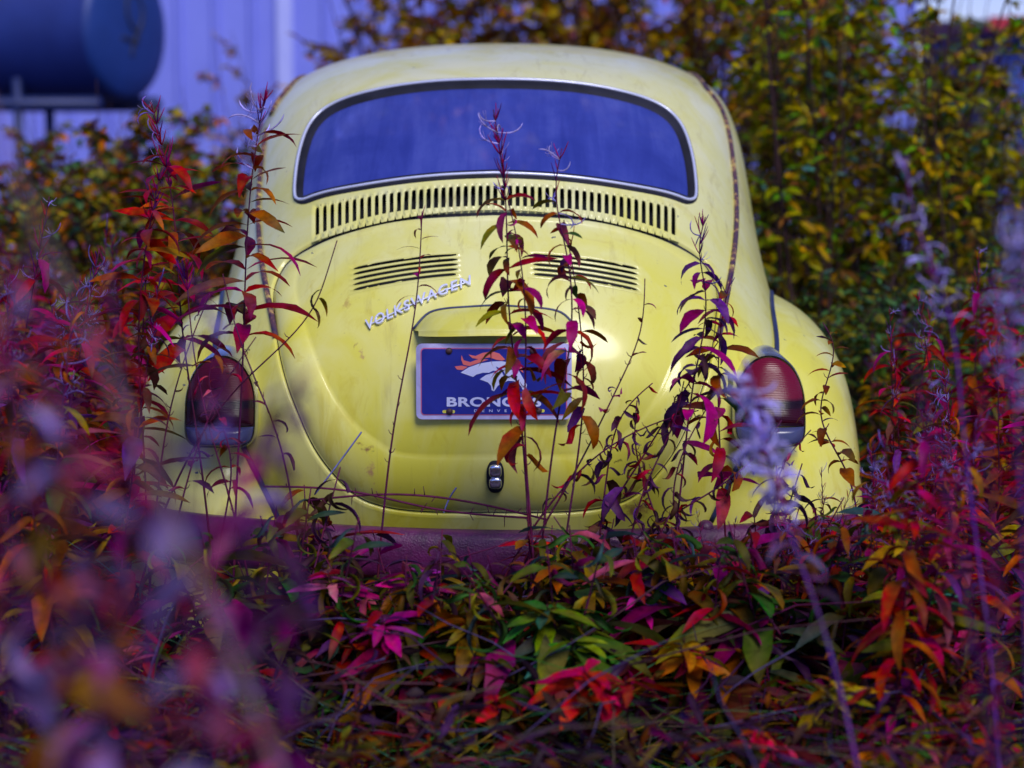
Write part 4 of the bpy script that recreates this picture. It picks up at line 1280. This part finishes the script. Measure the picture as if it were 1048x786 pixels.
for i in range(92):
    px_ = rg.uniform(250, 900); y = rg.uniform(-.52, -.10) if abs(px_ - 507) < 330 else rg.uniform(-.5, .0)
    x = at(px_, 600, y)[0]
    line = 590 if 330 < px_ < 530 else (556 if px_ < 700 else 535)
    if px_ <= 330: line = 535
    h = min(.60, at(px_, line + rg.uniform(-12, 42), y)[2] - GZ)
    w_ = (2, 1, 5, 4, 4, 1, 4, 5, 3, 3)
    var, lb = low[rg.choices(range(10), w_)[0]]
    where = 'tight against the bumper'
    put(var, x, y, GZ, rg.uniform(0, 6.28), min(1.45, h / .325), lb + ' leaved low weed on the ground ' + where, 'low weeds ' + where)
for i in range(24):
    px_ = rg.uniform(735, 910); y = rg.uniform(-.35, .02); x = at(px_, 500, y)[0]
    h = at(px_, rg.uniform(440, 525), y)[2] - GZ
    var, lb = tall[rg.choice((0, 2, 2, 4, 5, 5))]
    put(var, x, y, GZ, rg.uniform(0, 6.28), h / 1.05, 'short ' + lb + ' leaved fireweed against the right fender', 'fireweeds against the right fender')
# the bright star of leaves in the centre foreground and its neighbours
def star(px_, py_, y, pal_, lab, sd, n=14, L=(.09, .13)):
    """a shoot leaning towards the viewer so that its end whorl opens as a star"""
    p = at(px_, py_, y); r_ = random.Random(sd)
    path = stem_path([np.array([p[0] + .03, y + .26, GZ]), p + np.array([.012, .13, -.10]), p + np.array([0, 0, .01])], 40)
    return weed_obj('star_weed', path[0], weed(r_, path, pal_, leaf0=.80, leaf1=1.0, nleaf=n, L=L, W=.27, plume=0, hang=.45, rise=.12, size=1.45, r0=.003), lab, 'weed', 'leaf stars in the foreground')
DIM[0] = 1.25
star(598, 690, -.80, 'bright', 'bright crimson star of leaves low in the centre', 401, 16)
star(420, 585, -.45, 'pink', 'pink leaf star just below the bumper', 402, 12, (.06, .09))
star(650, 612, -.45, 'pink', 'purple pink leaf star right of the green patch', 403, 12, (.06, .10))
star(560, 625, -.6, 'leafgreen', 'bright green leaf patch below the number plate', 404, 18)
star(505, 715, -.85, 'bright', 'small red leaf star left of the bright crimson one', 405, 9, (.05, .08))
star(780, 750, -.9, 'bright', 'red leaf star at the lower right', 406, 11, (.06, .09))
star(335, 590, -.5, 'pink', 'salmon leaf star under the left end of the bumper', 407, 12, (.06, .1))
star(540, 552, -.22, 'bright', 'red-orange leaf star touching the bumper below the latch', 408, 12, (.06, .1))
star(480, 640, -.55, 'gold', 'golden leaf star left of the green patch', 411, 14, (.06, .1))
star(640, 700, -.8, 'bright', 'crimson and orange leaf star beside the brightest one', 412, 12, (.08, .12))
star(585, 660, -.62, 'leafgreen', 'green leaf patch just above the brightest crimson star', 413, 16)
star(390, 640, -.6, 'pink', 'faded pink leaf star under the middle of the bumper', 414, 11, (.06, .1))
star(700, 660, -.65, 'gold', 'golden leaf star right of the green patch', 415, 13, (.06, .1))
star(850, 700, -.85, 'gold', 'yellow leaf star at the lower right', 409, 14, (.06, .1))
star(960, 600, -.6, 'leafgreen', 'olive leaf star beside the dark blurred stalk', 410, 14, (.07, .11))

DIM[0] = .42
# ---- grass and litter: uncountable
rg = random.Random(31); mb = MB()
for i in range(5200):
    y = rg.uniform(-1.8, 2.2); d = y + 3.86
    x = rg.uniform(-.30, .30) * d
    if abs(x) < .84 and y > -.02: continue
    a = rg.uniform(0, 2 * PI); l = rg.uniform(.10, .34); lean = rg.uniform(.3, 1.25)
    dr = Vector((math.cos(a) * math.sin(lean), math.sin(a) * math.sin(lean), math.cos(lean)))
    c = rg.choices([(.04, .12, .03), (.05, .10, .06), (.10, .075, .035), (.07, .06, .13), (.06, .025, .05), (.04, .07, .08)], (4, 3, 3, 2, 4, 2))[0]
    k = rg.uniform(.6, 1.3); c = tuple(q * k for q in c)
    mb.leaf((x, y, GZ), dr, l, rg.uniform(.003, .0065), c, None, droop=rg.uniform(.4, 1.6), fold=.3, rows=5, blunt=.5)
for i in range(900):
    y = rg.uniform(-1.1, -.10); x = rg.uniform(-.5, 1.0); a = rg.choice((0, PI)) + rg.uniform(-.6, .6); lean = rg.uniform(.5, 1.2)
    dr = Vector((math.cos(a) * math.sin(lean), math.sin(a) * math.sin(lean), math.cos(lean))); k = rg.uniform(.7, 1.3)
    c = rg.choice([(.06, .24, .04), (.06, .20, .10), (.24, .24, .03), (.05, .14, .14), (.30, .22, .05)])
    mb.leaf((x, y, GZ), dr, rg.uniform(.48, .85), rg.uniform(.004, .008), tuple(q * k for q in c), None, droop=rg.uniform(.8, 1.7), fold=.4, rows=9, blunt=.45)
tag(mb.build('grass', M['leaf']), 'thin green and straw coloured grass between the weeds', 'grass', None, 'stuff')
mb = MB()
for i in range(13000):
    y = rg.uniform(-1.7, .1) if rg.random() < .75 else rg.uniform(.1, 3); d = y + 3.86
    x = rg.uniform(-.31, .31) * d
    if abs(x) < .8 and y > .05: continue
    a = rg.uniform(0, 2 * PI)
    z = GZ + rg.random() ** 1.6 * (.34 if y < -.02 else .2)
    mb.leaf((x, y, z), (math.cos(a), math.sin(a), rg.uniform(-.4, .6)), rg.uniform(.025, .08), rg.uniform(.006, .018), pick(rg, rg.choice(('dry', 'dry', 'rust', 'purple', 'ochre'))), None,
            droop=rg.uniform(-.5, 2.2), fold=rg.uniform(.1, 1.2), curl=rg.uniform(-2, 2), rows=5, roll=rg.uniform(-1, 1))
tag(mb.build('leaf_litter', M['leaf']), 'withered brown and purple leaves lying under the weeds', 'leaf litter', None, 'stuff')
mb = MB()
for i in range(800):
    y = rg.uniform(-1.6, -.05) if rg.random() < .8 else rg.uniform(0, 2); d = y + 3.86
    x = rg.uniform(-.3, .3) * d
    if abs(x) < .84 and y > -.05: continue
    a = rg.uniform(0, 2 * PI); l = rg.uniform(.12, .45); zz = GZ + rg.uniform(0, .34)
    p = Vector((x, y, zz)); e = p + Vector((math.cos(a) * l, math.sin(a) * l * .6, rg.uniform(-.08, .16)))
    if e.y > -.02 and abs(e.x) < .86: continue
    mid = (p + e) / 2 + Vector((0, 0, rg.uniform(-.02, .04)))
    mb.tube([p, (p + mid) / 2, mid, (mid + e) / 2 + Vector((rg.uniform(-.01, .01), 0, 0)), e], [.0018, .0016, .0014, .0011, .0006], 4, rg.choice([STEMC, (.07, .05, .12), (.07, .03, .04), (.10, .075, .05), (.035, .012, .04)]))
tag(mb.build('fallen_stems', M['stem']), 'dry stems lying crossed through the undergrowth', 'stems', None, 'stuff')

# ---- shrubs behind
def shrub_mesh(seed, h, spread, nstem, nleaf, L, W, cols, stemc=(.05, .028, .03), low=.15, twig=.35):
    rg = random.Random(seed); st = MB(); fo = MB()
    for i in range(nstem):
        a = rg.uniform(0, 2 * PI); s = spread * rg.random() ** .6
        b = Vector((math.cos(a) * s * .35, math.sin(a) * s * .35, 0)); hh = h * rg.uniform(.65, 1.0)
        t = Vector((math.cos(a) * s + rg.uniform(-.15, .15), math.sin(a) * s + rg.uniform(-.15, .15), hh))
        m = b.lerp(t, .5) + Vector((rg.uniform(-.1, .1), rg.uniform(-.1, .1), .1))
        P_ = stem_path([np.array(b), np.array(m), np.array(t)], 14)
        st.tube(P_, [.008 * (1 - .8 * k / 13) * (h / 2) for k in range(14)], 5, stemc)
        for q in range(9):
            k = rg.uniform(low, .98); p = Vector(P_[int(k * 13)]); aa = rg.uniform(0, 2 * PI)
            d = Vector((math.cos(aa), math.sin(aa), rg.uniform(.2, 1.2))).normalized(); ll = twig * rg.uniform(.4, 1.1) * (1.1 - .6 * k)
            e = p + d * ll
            st.tube([p, p.lerp(e, .5) + Vector((0, 0, .02)), e], [.004, .003, .0012], 4, stemc)
            nn_ = max(1, int(nleaf / (nstem * 9)))
            for w in range(nn_):
                f = rg.uniform(.1, 1.05); lp_ = p.lerp(e, f); la = rg.uniform(0, 2 * PI)
                ld = (Vector((math.cos(la), math.sin(la), rg.uniform(-.7, .7))) + d * .4).normalized()
                c = rg.choices([c_ for c_, _ in cols], [w_ for _, w_ in cols])[0]; kk = rg.uniform(.55, 1.4)
                fo.leaf(lp_, ld, L * rg.uniform(.6, 1.25), W * rg.uniform(.7, 1.2), tuple(x * kk for x in c), None, droop=rg.uniform(0, 1.2), fold=rg.uniform(.05, .5), rows=3, roll=rg.uniform(-.8, .8))
    return st, fo
def shrub_var(name, seed, **kw):
    st, fo = shrub_mesh(seed, **kw)
    root = empty(name, (0, 0, 0), 'x', 'shrub')
    st.build('stems', M['stem'], root); fo.build('foliage', M['leaf'], root)
    return root
WIL = [((.40, .34, .022), 6), ((.24, .27, .02), 5), ((.44, .27, .025), 3), ((.12, .27, .03), 3), ((.24, .10, .04), 3), ((.06, .18, .16), 1)]
ROS = [((.19, .20, .03), 4), ((.42, .13, .025), 3), ((.36, .25, .03), 3), ((.08, .17, .07), 3), ((.16, .07, .20), 2)]
ORR = [((.46, .20, .03), 4), ((.44, .29, .03), 5), ((.24, .08, .09), 2), ((.24, .21, .03), 3)]
DGR = [((.05, .14, .05), 5), ((.09, .17, .03), 3), ((.24, .21, .03), 3), ((.035, .10, .08), 2)]
wil = [shrub_var('willow_bush', 500 + i, h=2.6 - .25 * i, spread=.62, nstem=18, nleaf=3500, L=.066, W=.028, cols=WIL, twig=.42) for i in range(3)]
ros = [shrub_var('rose_bush', 520 + i, h=1.45, spread=.6, nstem=15, nleaf=3800, L=.055, W=.034, cols=ROS, twig=.32) for i in range(2)]
orr = [shrub_var('autumn_bush', 540 + i, h=2.2, spread=.75, nstem=22, nleaf=4600, L=.062, W=.03, cols=ORR, twig=.42) for i in range(2)]
dgr = [shrub_var('green_bush', 560, h=1.2, spread=.55, nstem=16, nleaf=2000, L=.05, W=.022, cols=DGR, twig=.3)]
def put_shrub(var, px_, y, top, label, group, sc=None, h0=2.0):
    p = at(px_, 300, y); z = at(px_, top, y)[2] - GZ
    o = copy_tree(var) if var in used else var; used.add(var)
    o.location = (p[0], y, GZ - .02); o.rotation_euler = (0, 0, random.uniform(0, 6.28)); s = max(.3, z) / h0 if sc is None else sc
    o.scale = (s, s, s); o['label'] = label; o['group'] = group
random.seed(3)
WG = 'willow bushes behind the car on the right'
for i, (px_, y, lab) in enumerate([(775, 3.2, 'yellowing willow bush closest to the car roof on the right'), (850, 2.7, 'olive willow bush behind the right fender'), (935, 3.0, 'olive willow bush behind the curled violet seed head'),
                                   (1020, 2.6, 'willow bush at the right edge'), (1075, 3.8, 'willow bush cut by the right edge, beside the blue shed'), (815, 4.6, 'tall brownish willow bush in the second row'), (895, 4.4, 'tall willow bush below the sky gap'),
                                   (975, 5.0, 'tall willow bush in front of the red shed roof'), (1000, 6.3, 'farthest willow bush in the right thicket')]):
    put_shrub(wil[i % 3], px_, y, 0, lab, WG, sc=(.92 + .12 * ((i * 7) % 4) / 3) * (.72 if px_ > 890 else .9))
for i, (px_, y, tp, lab) in enumerate([(800, 2.0, 235, 'dark green bush low behind the right fender'), (880, 1.9, 225, 'leafy green bush behind the red weeds'), (960, 2.2, 215, 'green bush deep behind the right weeds'), (1040, 2.0, 200, 'green bush at the right edge')]):
    put_shrub(dgr[0], px_, y, tp, lab, 'green bushes on the right', h0=1.2)
for i, (px_, y, tp, lab) in enumerate([(165, 3.4, 62, 'rose bush with orange and yellow leaves below the blue tank end'), (235, 3.0, 78, 'rose bush beside the left side of the roof'), (95, 3.6, 90, 'rose bush under the blue tank'), (40, 3.2, 104, 'rose bush under the left end of the tank'),
                                       (205, 4.2, 66, 'rose bush before the pale siding'), (130, 2.6, 120, 'rose bush behind the tall red weeds'), (60, 4.6, 88, 'rose bush in the second row below the tank'), (122, 4.9, 84, 'rose bush hiding the foot of the blue tank end'), (-10, 2.8, 165, 'rose bush cut by the left edge')]):
    put_shrub(ros[i % 2], px_, y, tp, lab, 'rose bushes on the left', h0=1.45)
for i, (px_, y, tp, lab) in enumerate([(335, 6.0, 28, 'sparse orange bush before the white siding corner'), (405, 6.2, 8, 'sparse bush left above the car roof'), (470, 5.2, -170, 'orange bush above the car roof, at the end of the siding'), (545, 5.0, -190, 'orange bush right above the car roof'),
                                       (610, 5.5, -190, 'tawny bush behind the middle of the roof'), (672, 5.1, -190, 'tawny bush behind the right half of the roof'), (730, 5.4, -190, 'tawny bush beside the willow thicket')]):
    put_shrub(orr[i % 2], px_, y, tp, lab, 'autumn bushes behind the roof', h0=2.2)

# ================================================================== BACKGROUND THINGS
# fuel tank on its stand
ty = 8.2
c_end = at(128, 30, ty); Rt = .41
ax = Vector((math.cos(R(-24)), math.sin(R(-24)), 0))           # axis points to the end that faces us
tank = empty('fuel_tank', (c_end[0], c_end[1], GZ), 'dark blue cylindrical fuel tank on a steel stand by the siding', 'tank')
base = Vector((c_end[0], c_end[1], GZ))
sd_ = ax.cross(Vector((0, 0, 1))).normalized()
def ringp(s, r, n=48):
    c = Vector(c_end) + ax * s - base
    return [c + (sd_ * math.cos(2 * PI * i / n) + Vector((0, 0, 1)) * math.sin(2 * PI * i / n)) * r for i in range(n)]
mb = MB(); n = 48; vs = []
for s, r in ((-2.2, .02), (-2.2, Rt * .9), (-2.18, Rt), (-1.1, Rt), (-1.09, Rt + .006), (-1.05, Rt + .006), (-1.04, Rt), (-.02, Rt), (-.005, Rt * .985)): vs += ringp(s, r)
mb.add(vs, [(r_ * n + j, r_ * n + (j + 1) % n, (r_ + 1) * n + (j + 1) % n, (r_ + 1) * n + j) for r_ in range(8) for j in range(n)])
fix_out(mb.build('shell', M['tank'], tank))
mb = MB(); vs = []
for s, r in ((-.012, Rt * .99), (.006, Rt * .985), (.03, Rt * .9), (.05, Rt * .6), (.056, Rt * .3), (.058, .01)): vs += ringp(s, r)
mb.add(vs, [(r_ * n + j, r_ * n + (j + 1) % n, (r_ + 1) * n + (j + 1) % n, (r_ + 1) * n + j) for r_ in range(5) for j in range(n)])
fix_out(mb.build('end_plate', M['tank_end'], tank))
# hand-painted looping mark on the end
loop = [(.02, -.16), (.0, -.08), (-.06, .0), (-.10, .10), (-.06, .19), (.02, .20), (.06, .12), (.03, .03), (-.03, -.03), (-.04, -.07), (.05, -.06), (.12, -.055)]
lp_ = smooth_poly(loop, 50)
def on_end(p, k=.058): return Vector(c_end) - base + ax * (k - .04 * (math.hypot(*p) / Rt) ** 2) + sd_ * p[0] * -1 * -1 + Vector((0, 0, 1)) * p[1]
mb = MB(); mb.tube([on_end(p) for p in lp_], .012, 6); mb.build('painted_mark', M['tank_mark'], tank)
mb = MB()
for s in (-.55, -1.9):
    for k in (.0, .3):
        p = Vector(c_end) + ax * s + sd_ * k - base; mb.tube([(p.x, p.y, 0), (p.x, p.y, c_end[2] - GZ - Rt * .68)], .03, 6)
zb = c_end[2] - GZ - Rt - .02
for k in (-.3, .3):
    a = Vector(c_end) + ax * .02 + sd_ * k - base; b = Vector(c_end) - ax * 2.2 + sd_ * k - base
    mb.tube([(a.x, a.y, zb), (b.x, b.y, zb)], .045, 4)
mb.build('stand', M['tank_iron'], tank)
mb = MB(); q = Vector(c_end) - ax * .9 - base; mb.tube([(q.x, q.y, q.z + Rt * .96), (q.x, q.y, q.z + Rt + .12)], .04, 10); mb.build('filler_pipe', M['tank_iron'], tank)

# ribbed metal building
bld = empty('metal_building', (0, 12, GZ), 'lavender metal building with vertical ribs behind the bushes', 'building')
xl = at(-260, 60, 12)[0]; xc = at(291, 60, 12)[0]; xr = at(905, 60, 12)[0]
mb = MB(); vs = []; x = xl; H = 2.75
prof2 = []
while x < xr:
    prof2 += [(x, 0), (x + .20, 0), (x + .215, -.045), (x + .245, -.045), (x + .26, 0)]; x += .28
for (a, b) in prof2: vs += [(a, b, 0), (a, b, H)]
mb.add(vs, [(2 * i, 2 * i + 2, 2 * i + 3, 2 * i + 1) for i in range(len(prof2) - 1)])
mb.build('siding', M['siding'], bld, False)
mb = MB(); mb.box((xc - .05, -.055, 0), (xc + .07, -.03, H)); mb.build('corner_trim', M['corner_trim'], bld, False)
mb = MB(); mb.box((xl, .01, 0), (xr, 5, H - .01)); mb.build('wall', M['siding'], bld, False)
mb = MB(); mb.add([(xl - .2, -.25, H), (xr + .2, -.25, H), (xr + .2, 2.6, H + .9), (xl - .2, 2.6, H + .9), (xr + .2, 5.3, H), (xl - .2, 5.3, H), (xl - .2, -.25, H - .05), (xr + .2, -.25, H - .05)],
                   [(0, 1, 2, 3), (3, 2, 4, 5), (6, 7, 1, 0), (0, 3, 5), (1, 4, 2)]); mb.build('roof', M['siding'], bld, False)
# blue shed with a red roof edge, far right
sx0 = at(1012, 60, 11.5)[0]; sx1 = sx0 + 4.5; zr_ = at(1030, 33, 11.5)[2] - GZ; zt2 = at(1030, 18, 11.5)[2] - GZ
shed = empty('shed', (0, 11.5, GZ), 'dark blue shed with red roof edge at the upper right', 'shed')
mb = MB(); mb.box((sx0 + .1, 0, 0), (sx1, 3, zr_)); mb.build('wall', M['shed_wall'], shed, False)
mb = MB(); mb.box((sx0 - .05, -.22, zr_), (sx1 + .2, -.16, zt2)); mb.add([(sx0 - .05, -.16, zt2 - .02), (sx1 + .2, -.16, zt2 - .02), (sx1 + .2, 3.2, zt2 + .1), (sx0 - .05, 3.2, zt2 + .1), (sx0 - .05, -.16, zr_ + .002), (sx1 + .2, -.16, zr_ + .002), (sx1 + .2, 3.2, zr_ + .01), (sx0 - .05, 3.2, zr_ + .01)],
    [(0, 1, 2, 3), (7, 6, 5, 4), (0, 3, 7, 4), (1, 5, 6, 2), (3, 2, 6, 7)]); mb.build('roof', M['shed_roof'], shed, False)

# ground
mb = MB(); n = 90
g = np.concatenate([-np.geomspace(250, 4, 25), np.linspace(-3.6, 3.6, 40), np.geomspace(4, 250, 25)])
vs = []
for yy in g:
    for xx in g:
        near = math.exp(-((xx) ** 2 + yy ** 2) / 60)
        z = GZ - .015 + .02 * math.sin(xx * 5.1 + yy * 2.3) * math.sin(yy * 4.3 - xx) * near
        vs.append((xx, yy, z))
m = len(g)
mb.add(vs, [(j * m + i, j * m + i + 1, (j + 1) * m + i + 1, (j + 1) * m + i) for j in range(m - 1) for i in range(m - 1)])
gr = mb.build('ground', M['soil']); gr['kind'] = 'structure'

# ================================================================== LIGHT
w = bpy.data.worlds.new('World'); scene.world = w; w.use_nodes = True
nt = w.node_tree; bg = nt.nodes['Background']
sky = nt.nodes.new('ShaderNodeTexSky'); sky.sky_type = 'NISHITA'; sky.sun_disc = False
SUN_EL, SUN_AZ = R(48), R(160)     # azimuth from +y (north) clockwise: behind the camera, a little to the left
sky.sun_elevation = SUN_EL; sky.sun_rotation = SUN_AZ
sky.air_density = 1.0; sky.dust_density = 0.0; sky.ozone_density = 4.0
tint = nt.nodes.new('ShaderNodeMix'); tint.data_type = 'RGBA'; tint.blend_type = 'MULTIPLY'; tint.inputs[0].default_value = 1
tint.inputs[7].default_value = (.84, .83, 1.40, 1)
nt.links.new(sky.outputs[0], tint.inputs[6]); nt.links.new(tint.outputs[2], bg.inputs[0]); bg.inputs[1].default_value = .075
sl = bpy.data.lights.new('sun', 'SUN'); so = bpy.data.objects.new('sun', sl); COL.objects.link(so)
sl.energy = 2.3; sl.angle = R(26); sl.color = (1.0, .96, .92)
d = Vector((math.sin(SUN_AZ) * math.cos(SUN_EL), math.cos(SUN_AZ) * math.cos(SUN_EL), math.sin(SUN_EL)))
so.rotation_euler = (-d).to_track_quat('-Z', 'Y').to_euler()
vs_ = scene.view_settings; vs_.view_transform = 'Standard'; vs_.look = 'None'; vs_.gamma = 1; vs_.exposure = 0.34
scene.cycles.use_denoising = True
scene.cycles.max_bounces = 6; scene.cycles.transparent_max_bounces = 8
